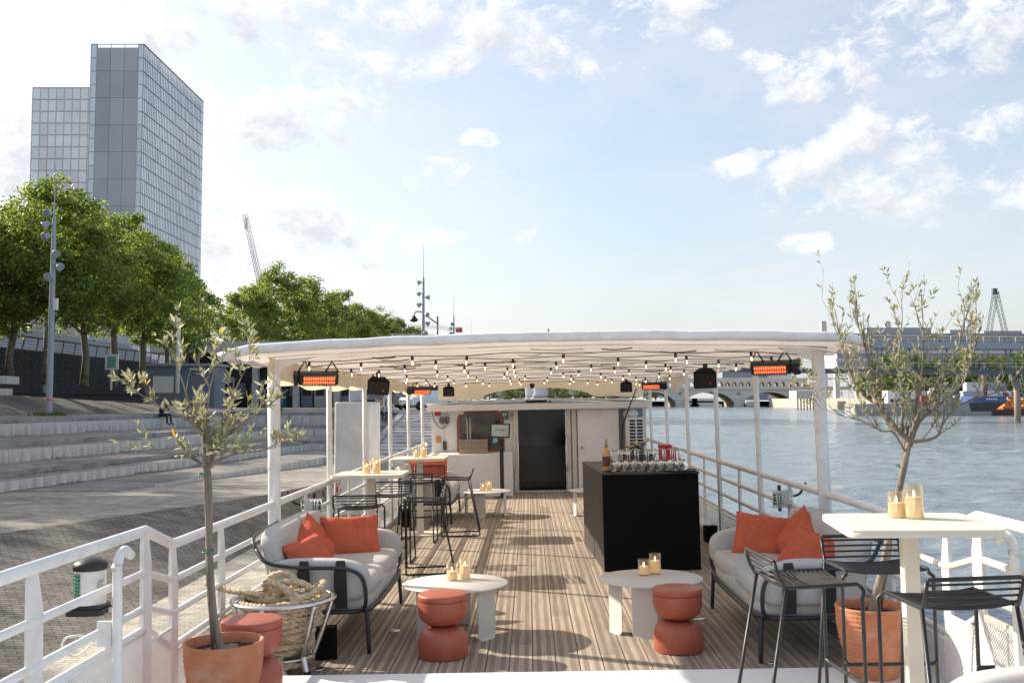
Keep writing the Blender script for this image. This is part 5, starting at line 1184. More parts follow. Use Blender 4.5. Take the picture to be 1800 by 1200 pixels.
b.build('terrace_steps', mat('grey_terrace', (.30,.31,.34), .8), fb)
bk = root('stone_bench', (-29.2, 52.5, 2.6), 8, 'pale concrete bench block beside the leftmost tree trunk', 'bench', boat=False)
b = MB(); b.box(-3, .8, -1, 1.4, 0, .95); b.box(.801, 2.6, -1, 1.4, 0, .42); b.build('block', M_['concrete'], bk, bevel=.02); b = MB(); b.box(-3, .2, -.6, .9, 1.15, 1.25); b.build('seat_board', tm, bk)

# storefront arcade at the back of the quay
sf = root('quay_arcade', (-34, 100, 1.0), 0, 'dark glazed arcade with grey pillars along the back of the quay', 'building', boat=False)
LX = 27
b = MB(); b.box(0, LX, 1.6, 4, 0, 5.5); b.build('back_wall', mat('dark_shopfront', (.035,.042,.055), .3, var=.4, scale=.6), sf)
b = MB(); b.box(-2, LX, -1.2, 4, 5.5, 6.6); b.build('slab', M_['concrete'], sf)
for i in range(7):
    b = MB(); b.box(i*4.1 - .3, i*4.1 + .3, 0, .6, 0, 5.5); b.build('pillar', M_['concrete'], sf)
rd = random.Random(3); dg_ = mat('door_grey', (.20,.22,.25), .45); gg = mat('green_panel', (.02,.16,.13), .5); bl = mat('blue_grey_panel', (.16,.19,.25), .5)
for i in range(19):
    xx = .6 + i*1.33; m = (dg_, M_['dark'], M_['dark'], bl, M_['dark'], gg)[(i*5) % 6] if i % 7 != 3 else M_['concrete']
    b = MB(); b.box(xx, xx + 1.1, 1.45, 1.598, .05, 2.7 + .4*(i % 2)); o = b.build('shop_door', m, sf)
    b = MB(); b.box(xx + .12, xx + .98, 1.43, 1.448, 1.2, 2.5); b.build('pane', M_['dark'] if m is not M_['dark'] else bl, o)
kio = root('grey_kiosk', (-25.5, 78, 1.02), 0, 'blue grey metal kiosk wall behind the seated group', 'kiosk', boat=False)
b = MB(); b.box(-3.2, 2.2, 0, 3, 0, 3.4); b.build('wall', bl, kio); b = MB(); b.box(-3.4, 2.4, -.3, 3.2, 3.401, 3.6); b.build('roof', M_['lampgrey'], kio); b = MB(); b.box(-2.6, -1.0, -.03, -.001, 1.3, 2.6); b.build('shutter', M_['white_soft'], kio)

# ---- concrete mooring pylon, mast
py_ = root('concrete_pylon', (-4.32, 28, -1.4), -4, 'tall grey concrete pylon standing on the quay behind the bar tables', 'pylon', boat=False)
b = MB(); b.rbox((0, 0, 1.55), (1.0, 1.5, 3.1), .12, n=5); b.build('shaft', M_['concrete'], py_); b = MB(); b.rbox((-.05, .1, 3.6), (.42, .42, 1.0), .1); b.build('steel_column', M_['lampgrey'], py_)
b = MB()
for pts in ([(-.49, .9), (-.40, 1.05), (-.42, .7), (-.30, .95)], [(-.45, .55), (-.38, .8), (-.36, .45), (-.28, .75)]): b.tube([(x_, -.753, z_) for x_, z_ in pts], .012, 5)
b.build('graffiti', M_['red'], py_)

# ---- lamp posts with spotlights
lampglass = mat('spot_lens', (.6,.62,.65), .2)
def lamppost(loc, H, label, heads, th=.15, box=True):
    r = root('lamp_post', loc, 0, label, 'lamp post', 'tall grey spotlight masts on the quay', boat=False)
    b = MB(); b.lathe([(th, 0), (th, .8), (th*.82, H*.55), (th*.55, H*.78), (th*.18, H*.8), (th*.08, H)], 12); b.build('mast', M_['lampgrey'], r)
    for (z, a, t) in heads:
        b = MB(); Mh = T(0, 0, z) @ RZ(a) @ T(.34, 0, 0) @ RX(0) @ RY(90 + t); b.lathe([(0, -.16), (.10, -.14), (.12, -.05), (.2, .10), (.21, .16), (.17, .16)], 14, Mh); hd = b.build('spotlight', M_['lampgrey'], r)
        b = MB(); b.lathe([(0, .145), (.17, .145)], 14, Mh); b.build('lens', lampglass, hd); b = MB(); b.tube([(0, 0, z), (math.cos(R(a))*.3, math.sin(R(a))*.3, z)], .035, 6); b.build('arm', M_['lampgrey'], hd)
    if box: b = MB(); b.cbox((.2, -.05, H*.44), (.18, .2, .55)); b.build('junction_box', M_['white_soft'], r)
    return r
HD = [(9.6, 250, 20), (9.1, 190, 35), (8.5, 230, 25), (7.7, 310, 30), (7.1, 340, 30), (6.55, 270, 10)]
lamppost((lp0.x, lp0.y, 1.02), 12.0, 'tall grey spotlight mast on the steps at the left edge', HD)
bb = MB(); bb.lathe([(.158, .70), (.158, .78)], 12); 
for o in bpy.data.objects:
    if o.name == 'lamp_post': bb.build('red_white_tape', mat('barrier_tape', (.7,.1,.1), .5), o); break
lamppost((-7.15, 80, 1.02), 13.4, 'tall grey spotlight mast rising above the canopy left of its middle', [(10.2, 200, 20), (9.3, 190, 40), (8.4, 215, 30), (7.6, 320, 20), (6.9, 350, 30), (6.1, 300, 20), (9.0, 0, 0)], .15)
lamppost((-6.8, 116, 1.02), 13.4, 'distant spotlight mast just right of the tallest central mast', HD, .15)
lamppost((-6.5, 158, 1.02), 13.4, 'farthest thin spotlight mast above the canopy', [], .13, False)
lamppost((-29.0, 92, 2), 11.5, 'thin grey mast in front of the second tree group', HD[:3], .12, False)
ol = root('curved_lantern', (-6.6, 84, 1.02), 0, 'old style lantern on a curved arm beside the central mast', 'lamp', boat=False)
b = MB(); b.tube([(.3, 0, 0), (.3, 0, 7.8)], .07, 8); b.tube(smooth_path([(.3, 0, 7.2), (-.3, 0, 7.6), (-.9, 0, 8.1), (-1.5, 0, 8.2), (-1.7, 0, 7.9)], 4), .05, 6); b.build('post', M_['black'], ol); b = MB(); b.lathe([(.05, .1), (.3, -.2), (.38, -.35), (.2, -.45), (0, -.5)], 14, T(-1.7, 0, 7.8)); b.build('lantern', M_['black'], ol)
for (px, yb, zt, lb) in ((312, 66, 5.0, 'concrete pole among the lawn trees right of the tall mast'), (78, 62, 7.0, 'plain grey pole between the left tree trunks')):
    p = at(px, 690, yb); r = root('pole', (p.x, p.y, 2.2), 0, lb, 'pole', boat=False); b = MB(); b.tube([(0, 0, 0), (0, 0, zt)], .13, 10); b.build('shaft', M_['concrete'] if px < 100 else M_['white_soft'], r)
sb = root('information_board', (at(196, 660, 64).x, 64, 2.4), 0, 'small pale board with teal poster on a post below the trees', 'sign', boat=False)
b = MB(); b.box(-.04, .04, -.03, .03, 0, 1.3); b.build('post', M_['white_soft'], sb); b = MB(); b.box(-.42, .42, -.05, .05, 1.301, 2.3); pn = b.build('panel', M_['white_soft'], sb); b = MB(); b.box(-.28, .28, -.056, -.051, 1.4, 2.15); b.build('poster', mat('teal_poster', (.15,.35,.30), .5), pn)
# ================================================================== broadleaf trees
lm1 = leafmat('plane_leaf', (.05,.088,.018), (.245,.315,.08), .52); lm2 = leafmat('plane_leaf_far', (.06,.10,.024), (.16,.21,.055), .42)
def crown_mesh(seed, nclump, nleaf, size, mt, sx=1.0, name='crown'):
    g = np.random.default_rng(seed)
    # clump centres fill an egg-shaped crown (unit height 0..1, radius ~.42)
    c = []
    while len(c) < nclump:
        p = g.uniform(-1, 1, 3); rr = np.linalg.norm(p)
        if rr < 1 and rr > .35 - .3*g.random():
            z = .5 + .5*p[2]; w = (.30 + .20*math.sin(math.pi*min(1, z*1.05 + .12))) * (1 + .22*mnoise.noise(Vector((p[0]*2.2 + seed, p[1]*2.2, p[2]*2.2)))); c.append((p[0]*w*sx, p[1]*w*sx, z*(1 + .06*mnoise.noise(Vector((p[0]*3, p[1]*3 + seed, 0))))))
    c = np.array(c); cr = g.uniform(.045, .115, nclump)
    idx = g.integers(0, nclump, nleaf); d = g.normal(size=(nleaf, 3)); d /= np.linalg.norm(d, axis=1)[:, None]; rad = cr[idx]*g.random(nleaf)**.45
    pos = c[idx] + d*rad[:, None]*np.array([1, 1, .75])
    nrm = d*.6 + g.normal(size=(nleaf, 3))*.6 + np.array([0, 0, .4]); nrm /= np.linalg.norm(nrm, axis=1)[:, None]
    t = np.cross(nrm, g.normal(size=(nleaf, 3))); t /= np.linalg.norm(t, axis=1)[:, None]; bt = np.cross(nrm, t); s = size*g.uniform(.6, 1.3, nleaf)[:, None]
    v = np.stack([pos - t*s, pos + bt*s*.62 - nrm*s*.15, pos + t*s, pos - bt*s*.62 - nrm*s*.15], 1).reshape(-1, 3)
    me = bpy.data.meshes.new(name); me.from_pydata(v.tolist(), [], np.arange(nleaf*4).reshape(-1, 4).tolist()); me.materials.append(mt); me.update(); return me
def trunk_mesh(seed, H, hb):
    rd = random.Random(seed); b = MB(); top = H*.72
    pts = [(0, 0, -.15)] + [(rd.uniform(-.12, .12)*k, rd.uniform(-.12, .12)*k, top*k/5) for k in range(1, 6)]; b.tube(pts, [.30, .24, .20, .16, .10, .04], 9)
    for i in range(9):
        a = rd.random()*6.28; z = hb + (top - hb)*rd.random()*.7; L = rd.uniform(1.5, 3.2); b.tube([(0, 0, z), (L*.5*math.cos(a), L*.5*math.sin(a), z + L*.35), (L*math.cos(a), L*math.sin(a), z + L*.9)], [.09, .06, .02], 6)
    return b.mesh('trunk', M_['plane_bark'])
CR = [crown_mesh(i, 210, 21000, .0125, lm1) for i in range(4)]; CF = [crown_mesh(20 + i, 120, 7500, .020, lm2) for i in range(3)]
TR = [trunk_mesh(i, 12, 3.2) for i in range(2)]
def tree(x, y, z0, H, label, group, far=False, wide=1.0, hb=.24, k=0):
    r = root('broadleaf_tree', (x, y, z0), (k*67) % 360, label, 'tree', group, boat=False)
    t = child(TR[k % 2], 'trunk', r, Matrix.Diagonal((H/12, H/12, H/12, 1)))
    cm = (CF if far else CR)[k % (3 if far else 4)]; cz = H*hb; child(cm, 'crown', r, T(0, 0, cz) @ Matrix.Diagonal((H*wide, H*wide, H - cz, 1)))
    return r
NEAR = [(-55, 57, 360), (18, 60, 358), (84, 58, 318), (148, 64, 362), (200, 70, 372), (250, 76, 398), (292, 84, 440), (326, 92, 486)]
NL = ['first', 'second', 'third', 'fourth', 'fifth', 'sixth', 'seventh', 'eighth', 'ninth', 'tenth', 'eleventh', 'twelfth', 'thirteenth', 'fourteenth', 'fifteenth', 'sixteenth']
for i, (px, Y, top) in enumerate(NEAR):
    p = at(px, 672, Y); zt = at(px, top, Y).z; z0 = 2.8; tree(p.x, Y, z0, zt - z0, 'leafy plane tree on the lawn, %s of its row counting from the left picture edge' % NL[i], 'plane trees on the lawn', False, (.80, .74, .82, .72, .80, .70, .74, .66)[i], .27, i)
FAR = [(432, 116, 496, 'leftmost'), (482, 122, 468, 'second from the left'), (540, 132, 486, 'third from the left'), (590, 146, 508, 'fourth from the left'), (628, 165, 528, 'fifth from the left'), (664, 188, 545, 'sixth from the left'), (696, 215, 560, 'seventh from the left'), (726, 250, 574, 'eighth from the left'), (765, 300, 586, 'ninth from the left')]
for i, (px, Y, top, w) in enumerate(FAR):
    p = at(px, 690, Y); zt = at(px, top, Y).z; tree(p.x, Y, 3.0, zt - 3.0, 'dark leafy tree of the tapering group left of the canopy top, %s' % w, 'trees beyond the second group', False, .80 if i < 5 else .95, .15, i + 1)
# unseen trees added beyond the left picture edge to shade the steps
for i, (x, y, H) in enumerate(((-37.5, 38.0, 16.5), (-44, 46, 17), (-47, 55, 18), (-30.5, 19.5, 13.5), (-35, 9, 13), (-30, 27.5, 9.5))): tree(x, y, 2.6, H, 'tall plane tree outside the frame shading the quay steps, %s in distance' % NL[i], 'plane trees outside the frame on the left', False, .95, .20, i)
# wooded shore far behind the bridge and on the right bank
rd = random.Random(12)
for i in range(16):
    px = 800 + i*24 + rd.uniform(-8, 8); Y = 660 + rd.uniform(0, 60); p = at(px, 700, Y); tree(p.x, Y, 1.5, rd.uniform(11, 16), 'distant tree behind the stone bridge, %s in its row from the left' % NL[i], 'distant trees behind the bridge', True, 1.05, .08, i)
for i in range(10):
    px = 835 + i*27 + rd.uniform(-6, 6); Y = 470 + 8*i; p = at(px, 700, Y); zt = at(px, 676 + rd.uniform(-5, 6), Y).z; tree(p.x, Y, 1.6, zt - 1.6, 'tree seen through the arched gap above the cabin roof, %s from the left' % NL[i], 'trees above the cabin roof', True, 1.3, .04, i)
for i in range(15):
    px = 1535 + i*21 + rd.uniform(-6, 6); Y = 340 + rd.uniform(-15, 25); p = at(px, 700, Y); zt = at(px, (620 if px > 1565 else 648) + rd.uniform(-6, 12), Y).z; tree(p.x, Y, 1.9, zt - 1.9, 'green tree under the far end of the footbridge, %s in its row from the left' % NL[i], 'trees on the far right bank', True, 1.2, .06, i)

# ================================================================== library tower
tw = root('glass_tower', (-101.7, 236, 2), 0, 'tall L shaped glass office tower with grey louvred core above the trees', 'tower', boat=False)
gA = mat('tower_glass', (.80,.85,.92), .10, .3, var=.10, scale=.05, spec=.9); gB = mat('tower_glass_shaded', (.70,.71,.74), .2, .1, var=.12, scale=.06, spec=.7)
mul = mat('tower_mullion', (.40,.44,.49), .5); core = mat('grey_louvre_panel', (.44,.45,.48), .7, var=.06, scale=.1, bump=.2, bscale=4); ed = mat('pale_edge_glass', (.74,.79,.82), .12, .0, var=.05, spec=.8)
def panetint(m, lo, hi):
    # each pane's base colour varies a little at random
    nt = m.node_tree; p = nt.nodes['Principled BSDF']; src = p.inputs['Base Color'].links[0].from_socket
    ge = N(nt, 'ShaderNodeNewGeometry'); oi = N(nt, 'ShaderNodeObjectInfo'); ad = N(nt, 'ShaderNodeMath', operation='ADD'); nt.links.new(ge.outputs['Random Per Island'], ad.inputs[0]); nt.links.new(oi.outputs['Random'], ad.inputs[1]); fr = N(nt, 'ShaderNodeMath', operation='FRACT'); nt.links.new(ad.outputs[0], fr.inputs[0])
    mr = N(nt, 'ShaderNodeMapRange'); nt.links.new(fr.outputs[0], mr.inputs[0]); mr.inputs[3].default_value = lo; mr.inputs[4].default_value = hi
    hs = N(nt, 'ShaderNodeHueSaturation'); nt.links.new(src, hs.inputs['Color']); nt.links.new(mr.outputs[0], hs.inputs['Value']); nt.links.new(hs.outputs[0], p.inputs['Base Color']); return m
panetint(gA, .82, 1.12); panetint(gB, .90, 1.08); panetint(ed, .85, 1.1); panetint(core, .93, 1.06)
WA, DA, HT = 12.7, 46.5, 85.6; FH = 3.29; NF = 26
b = MB(); b.box(.6, WA - .5, .6, DA, 0, HT - 1.2); b.build('inner_block', mat('pale_blind', (.50,.50,.51), .8, var=.1, scale=.15), tw)
# right flank: glass strips floor by floor with slim fins
for f in range(NF):
    z0 = f*FH + .12; b = MB()
    for k in range(40): y0 = .3 + (DA - .3)*k/40; tl_ = rnd.uniform(-.004, .004); b.add([(WA - .02 + tl_, y0 + .05, z0), (WA - .02 - tl_, y0 + (DA - .3)/40 - .05, z0), (WA - .02 - tl_, y0 + (DA - .3)/40 - .05, z0 + FH - .24), (WA - .02 + tl_, y0 + .05, z0 + FH - .24)], [(0,1,2,3)])
    b.build('glass_strip', gA, tw)
b = MB()
for k in range(41): y = .3 + (DA - .3)*k/40; b.box(WA, WA + .08, y - .04, y + .04, 0, HT)
b.build('flank_fins', mul, tw)
b = MB()
for f in range(NF + 1): b.box(WA + .001, WA + .16, 0, DA, f*FH - .10, f*FH + .10)
b.build('flank_floor_edges', mul, tw)
b = MB(); b.box(1.42, 11.44, .101, .59, 0, HT - .95); b.build('core_backing', core, tw)
# front: grey core between two glazed corner strips
for c_ in range(3):
    for k in range(13):
        b = MB(); x0 = 1.45 + c_*3.32; z0 = k*2*FH; b.box(x0 + .04, x0 + 3.28, -.02, .10, z0 + .04, min(z0 + 2*FH - .04, HT - .9)); b.build('louvre_panel', core, tw)
for (x0, x1) in ((0, 1.4), (11.45, WA)):
    for f in range(NF):
        b = MB(); b.box(x0 + .08, x1 - .08, .02, .10, f*FH + .1, (f+1)*FH - .1); b.build('corner_pane', ed, tw)
    b = MB()
    for f in range(NF + 1): b.box(x0, x1, -.06, .35, f*FH - .09, f*FH + .09)
    for xx in (x0, x1): b.box(xx - .06, xx + .06, -.05, .30, 0, HT)
    b.build('corner_frame', mul, tw)
b = MB(); b.box(0, WA, -.05, .2, HT - .15, HT); b.box(WA - .2, WA + .16, 0, DA, HT - .15, HT); [b.box(1.5 + k*3.3, 1.6 + k*3.3, 0, .2, HT - 1.3, HT) for k in range(4)]; b.build('parapet_frame', mul, tw)
# rear wing to the left
BX0, BX1, BY = -30.2, .5, 33.5
b = MB(); b.box(BX0 + .8, BX1, BY + 1.0, BY + 12.5, 0, HT - 1.2); b.build('wing_block', mat('blind_wall', (.40,.38,.37), .8, var=.2, scale=.12), tw)
ncol = 14
for c_ in range(ncol):
    for f in range(8, NF):
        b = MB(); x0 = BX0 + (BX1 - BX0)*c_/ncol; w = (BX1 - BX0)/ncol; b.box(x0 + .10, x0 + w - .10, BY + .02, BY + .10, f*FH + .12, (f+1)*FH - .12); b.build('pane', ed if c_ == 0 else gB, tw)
b = MB()
for c_ in range(ncol + 1): xx = BX0 + (BX1 - BX0)*c_/ncol; b.box(xx - .10, xx + .10, BY - .05, BY + .2, 0, HT)
for f in range(NF + 1): b.box(BX0, BX1, BY - .12, BY + .2, f*FH - .1, f*FH + .1)
b.build('wing_frame', mul, tw)

# ================================================================== cranes
def lattice(b, p0, p1, w, n, r=.12):
    p0 = Vector(p0); p1 = Vector(p1); t = (p1 - p0).normalized(); u = t.orthogonal().normalized(); v_ = t.cross(u); cs = [(u*a + v_*c)*w/2 for a, c in ((1,1),(-1,1),(-1,-1),(1,-1))]
    for c in cs: b.tube([p0 + c, p1 + c], r, 4)
    for k in range(n):
        a = p0.lerp(p1, k/n); e = p0.lerp(p1, (k+1)/n)
        for i in range(4): b.tube([a + cs[i], e + cs[(i+1) % 4]], r*.6, 3)
ck = root('crane_jib', (0, 0, 0), 0, 'raised lattice crane jib poking above the trees right of the tower', 'crane', boat=False)
b = MB(); lattice(b, at(458, 500, 420), at(430, 376, 420), 1.6, 18, .13); b.build('jib', mat('crane_grey', (.42,.42,.44), .6), ck)
b = MB(); q = at(433, 393, 420); b.cbox((q.x, q.y - .5, q.z), (1.2, .6, 5)); b.build('name_board', M_['white_soft'], ck)
ck2 = root('tower_crane', (0, 0, 0), 0, 'small distant tower crane with red counterweight beside the masts', 'crane', boat=False)
b = MB(); lattice(b, at(700, 569, 520), at(812, 579, 520), 1.4, 22, .10); lattice(b, at(790, 640, 520), at(790, 576, 520), 1.6, 10, .14); b.build('mast_and_jib', M_['white_soft'], ck2); b = MB(); q = at(807, 580, 520); b.cbox(q, (3.4, 1.5, 2.4)); b.build('counterweight', M_['red'], ck2)

# ================================================================== stone arch bridge with viaduct
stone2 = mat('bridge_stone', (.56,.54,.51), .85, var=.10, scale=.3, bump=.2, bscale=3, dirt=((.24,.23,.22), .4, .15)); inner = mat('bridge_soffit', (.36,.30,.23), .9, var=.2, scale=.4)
br_ = root('stone_bridge', (0, 583, WZ), 0, 'long stone bridge with wide river arches and an arcaded viaduct on top', 'bridge', boat=False)
def bay(x0, x1, z0, zt, spring, rise, y0, y1, pw, n=16):
    b = MB(); a, c = x0 + pw, x1 - pw
    def az(x): q = (x - (a + c)/2)/((c - a)/2); return spring + rise*math.sqrt(max(0, 1 - q*q))
    xs = [a + (c - a)*(.5 - .5*math.cos(math.pi*k/n)) for k in range(n+1)]
    for yy in (y0, y1):
        b.add([(x0, yy, z0), (a, yy, z0), (a, yy, zt), (x0, yy, zt)], [(0,1,2,3)]); b.add([(c, yy, z0), (x1, yy, z0), (x1, yy, zt), (c, yy, zt)], [(0,1,2,3)])
        for p, q in zip(xs, xs[1:]): b.add([(p, yy, az(p)), (q, yy, az(q)), (q, yy, zt), (p, yy, zt)], [(0,1,2,3)])
    b.add([(x0, y0, zt), (x1, y0, zt), (x1, y1, zt), (x0, y1, zt)], [(0,1,2,3)])
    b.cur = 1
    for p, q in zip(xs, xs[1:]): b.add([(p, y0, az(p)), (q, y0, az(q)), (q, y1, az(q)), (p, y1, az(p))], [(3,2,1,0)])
    for xx in (a, c): b.add([(xx, y0, z0), (xx, y1, z0), (xx, y1, spring), (xx, y0, spring)], [(0,1,2,3)])
    return b
SP = 34.3; X0 = 98.3 - SP*4
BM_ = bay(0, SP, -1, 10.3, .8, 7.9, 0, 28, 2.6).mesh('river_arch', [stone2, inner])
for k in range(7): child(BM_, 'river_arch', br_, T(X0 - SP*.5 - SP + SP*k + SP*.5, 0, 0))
for k in range(8):
    xx = X0 - SP + SP*k; b = MB(); b.prism([(xx - 2.9, -.5), (xx, -4.2), (xx + 2.9, -.5)], -1, 4.2); b.build('cutwater', stone2, br_); b = MB(); b.lathe([(1.1, 0), (1.1, .3), (.8, .5), (0, .5)], 14, T(xx, -.001, 8.0) @ RX(90)); b.build('medallion', mat('carved_stone_%d' % k, (.30,.29,.25), .9, var=.3, scale=1.5), br_)
b = MB(); b.box(X0 - 60, X0 + SP*7, -1.0, 29, 10.301, 10.9); b.build('cornice', stone2, br_)
b = MB(); b.box(X0 - 60, X0 + SP*7, -.7, -.3, 10.901, 12.0); b.build('parapet', stone2, br_)
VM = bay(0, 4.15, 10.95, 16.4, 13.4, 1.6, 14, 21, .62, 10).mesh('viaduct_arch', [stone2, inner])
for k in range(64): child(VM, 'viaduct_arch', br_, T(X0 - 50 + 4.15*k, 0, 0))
b = MB(); b.box(X0 - 60, X0 + SP*7, 13.4, 21.6, 16.401, 17.3); b.build('viaduct_cornice', stone2, br_)
# boats and a pavilion seen under the arches
for (px, w, lb) in ((1205, 40, 'white passenger boat moored beyond the left bridge arch'), (1238, 46, 'second white passenger boat moored beyond the bridge arch')):
    p = at(px, 709, 628); r = root('passenger_boat', (p.x, 628, WZ), 0, lb, 'boat', boat=False); b = MB(); b.prism([(-w/5, -3), (w/5, -3), (w/5 + 2, 0), (w/5, 3), (-w/5, 3)], 0, 1.6); b.build('hull', M_['white'], r); b = MB(); b.box(-w/5 + 1, w/5 - 1, -2.6, 2.6, 1.601, 5.2); b.build('saloon', M_['white'], r); b = MB(); b.box(-w/5 + 1.5, w/5 - 1.5, -2.66, -2.602, 2.4, 3.6); b.build('windows', M_['dark'], r)
for (px, lb, m) in ((1302, 'small dark motor boat moored beyond the right bridge arch', 'navyframe'), (1318, 'small pale motor boat moored beyond the right bridge arch', 'white')):
    p = at(px, 711, 625); r = root('motor_boat', (p.x, 625, WZ), 0, lb, 'boat', boat=False); b = MB(); b.prism([(-4, -1.6), (3, -1.6), (6, 0), (3, 1.6), (-4, 1.6)], 0, 1.5); b.build('hull', M_[m], r); b = MB(); b.box(-2.5, 2, -1.3, 1.3, 1.501, 3.4); b.build('cabin', M_['white'], r)

# ================================================================== right bank
qw = MB(); qw.box(150, 151.99, 210, 582, -2.88, 2.6); o = qw.build('river_wall', mat('beige_quay_stone', (.44,.39,.32), .85, var=.15, scale=.2, dirt=((.22,.20,.17), .5, .1))); struct(o)
pv = root('river_pavilion', (146, 452, WZ), 0, 'pale box pavilion on stilts over the far quay left of the olive', 'building', boat=False)
b = MB(); b.box(-17, -4, 0, 12, 4.6, 8.4); b.build('box', M_['concrete'], pv)
for i in range(9): b = MB(); b.box(-16.5 + i*1.4, -16 + i*1.4, .5, 1, -.5, 4.599); b.build('stilt', mat('dark_stilt_%d' % i, (.12,.11,.10), .8), pv)
hs2 = root('lock_house', (170, 420, 1.9), 0, 'small pale house on the far quay seen through the olive', 'building', boat=False)
b = MB(); b.box(-4, 6, 0, 8, 0, 9); b.build('wall', M_['white_soft'], hs2); b = MB(); b.box(-5, 7, -1, 9, 9.001, 9.8); b.build('roof', M_['lampgrey'], hs2)
for i in range(3): b = MB(); b.box(-3 + i*3, -1.2 + i*3, -.06, -.001, 4.5, 7); b.build('window', M_['dark'], hs2)
# ministry building: long floors with window bands
mb_ = root('ministry_building', (170, 520, 1.9), 0, 'very long pale office building with horizontal window bands on the far bank', 'building', boat=False)
MW = 150; fac = mat('pale_facade', (.52,.52,.53), .7, var=.05, scale=.1); wg_ = mat('facade_glass', (.24,.28,.33), .25, var=.3, scale=.5)
b = MB(); b.box(0, MW, .4, 30, 16, 33); b.build('body', fac, mb_)
for f in range(4):
    b = MB(); b.box(-1, MW, -.6, .39, 16 + f*4.1, 17.3 + f*4.1); b.build('floor_band', fac, mb_)
    for k in range(24): b = MB(); b.box(k*6.2 + .4, k*6.2 + 5.8, .2, .398, 17.4 + f*4.1, 19.9 + f*4.1); b.build('window', wg_, mb_)
b = MB(); b.box(-2, MW, -1.2, 31, 33, 34.6); b.build('roof', mat('grey_roof', (.25,.26,.28), .7), mb_)
for (x0, x1, z1) in ((18, 52, 38.2), (62, 74, 37), (80, 100, 36.5), (108, 140, 37.2)): b = MB(); b.box(x0, x1, 6, 24, 34.601, z1); b.build('roof_plant', M_['lampgrey'], mb_)
for i in range(14): b = MB(); b.box(i*11, i*11 + 2.4, 4, 7, 0, 15.999); b.build('pier', fac, mb_)
b = MB(); b.box(-20, 12, 190, 210, 0, 30); b.build('annex', mat('blue_annex', (.22,.26,.32), .5, var=.1), mb_); b = MB(); b.box(12.1, 34, 194, 210, 0, 24); b.build('white_annex', M_['white_soft'], mb_)
for (px, ytop, lb) in ((1449, 566, 'lone distant grey tower block just above the canopy corner'), (1562, 566, 'second distant tower block behind the olive twigs')):
    p0 = at(px, 600, 1500); r = root('distant_tower', (p0.x, 1500, 2), 0, lb, 'tower', boat=False); b = MB(); b.box(-4, 4, 0, 8, 0, at(px, ytop, 1500).z - 2); b.build('shaft', fac, r); b = MB(); b.box(-3, 3, 1, 7, at(px, ytop, 1500).z - 2, at(px, ytop, 1500).z - .5); b.build('cap', M_['lampgrey'], r)
# footbridge of two crossing decks
fbm = mat('footbridge_steel', (.30,.33,.38), .5, var=.06); fb_ = root('footbridge', (0, 0, 0), 0, 'steel footbridge of two decks joined by V struts spanning the river', 'footbridge', boat=False)
def fy(x): return 178 + .12*x
def fzu(x): return 12.0 + .5*math.cos((x - 80)/26) + (0 if x > 20 else .4) - (1.6 if 0 < x < 46 else 0)*math.sin(math.pi*max(0, min(1, x/46)))
def fzl(x): return 7.9 - .5*math.cos((x - 80)/30)
XS = [-40 + 3.2*k for k in range(54)]
def ribbon(zf, dz, w, name, m):
    b = MB()
    for p, q in zip(XS, XS[1:]): b.add([(p, fy(p) - w, zf(p) - dz), (q, fy(q) - w, zf(q) - dz), (q, fy(q) - w, zf(q)), (p, fy(p) - w, zf(p)), (p, fy(p) + w, zf(p) - dz), (q, fy(q) + w, zf(q) - dz), (q, fy(q) + w, zf(q)), (p, fy(p) + w, zf(p))], [(0,1,2,3), (7,6,5,4), (3,2,6,7), (4,5,1,0)])
    return b.build(name, m, fb_)
ribbon(fzu, 1.1, 3.2, 'upper_deck', fbm); ribbon(lambda x: fzl(x), .75, 2.8, 'lower_deck', mat('dark_deck_edge', (.10,.11,.13), .6))
for (zf, nm) in ((fzu, 'upper_handrail'), (fzl, 'lower_handrail')):
    b = MB(); b.tube([(x_, fy(x_) - 3, zf(x_) + 1.15) for x_ in XS], .05, 4); b.tube([(x_, fy(x_) - 3, zf(x_) + .6) for x_ in XS], .025, 4)
    for x_ in XS: b.tube([(x_, fy(x_) - 3, zf(x_)), (x_, fy(x_) - 3, zf(x_) + 1.15)], .05, 4)
    b.build(nm, M_['white_soft'], fb_)
for k in range(2, 54, 2):
    x_ = XS[k]; b = MB(); b.tube([(x_, fy(x_), fzl(x_)), (x_ - .55, fy(x_), fzu(x_) - 1)], .11, 6); b.tube([(x_, fy(x_), fzl(x_)), (x_ + .55, fy(x_), fzu(x_) - 1)], .11, 6); b.build('v_strut', M_['lampgrey'], fb_)
for x_ in (96, -36): b = MB(); b.tube([(x_, fy(x_), -2.8), (x_, fy(x_), fzl(x_) - .7)], .55, 12); b.build('pier', mat('rusty_pier', (.34,.28,.24), .8), fb_)
# lattice mast on the right
lt = root('lattice_mast', (0, 0, 0), 0, 'dark lattice crane mast at the right picture edge behind the footbridge', 'crane', boat=False)
b = MB(); A0 = at(1750, 512, 270); lattice(b, at(1728, 650, 270), A0, 1.1, 18, .08); lattice(b, at(1782, 650, 270), A0, 1.1, 18, .08); lattice(b, at(1786, 655, 270), at(1800, 722, 270), 2.0, 8, .16); lattice(b, at(1725, 650, 270), at(1800, 722, 270), 2.0, 10, .14); b.cbox((A0.x - .3, A0.y, A0.z), (1.2, 1, 1.6)); b.build('lattice', mat('dark_green_crane', (.09,.12,.12), .6), lt)
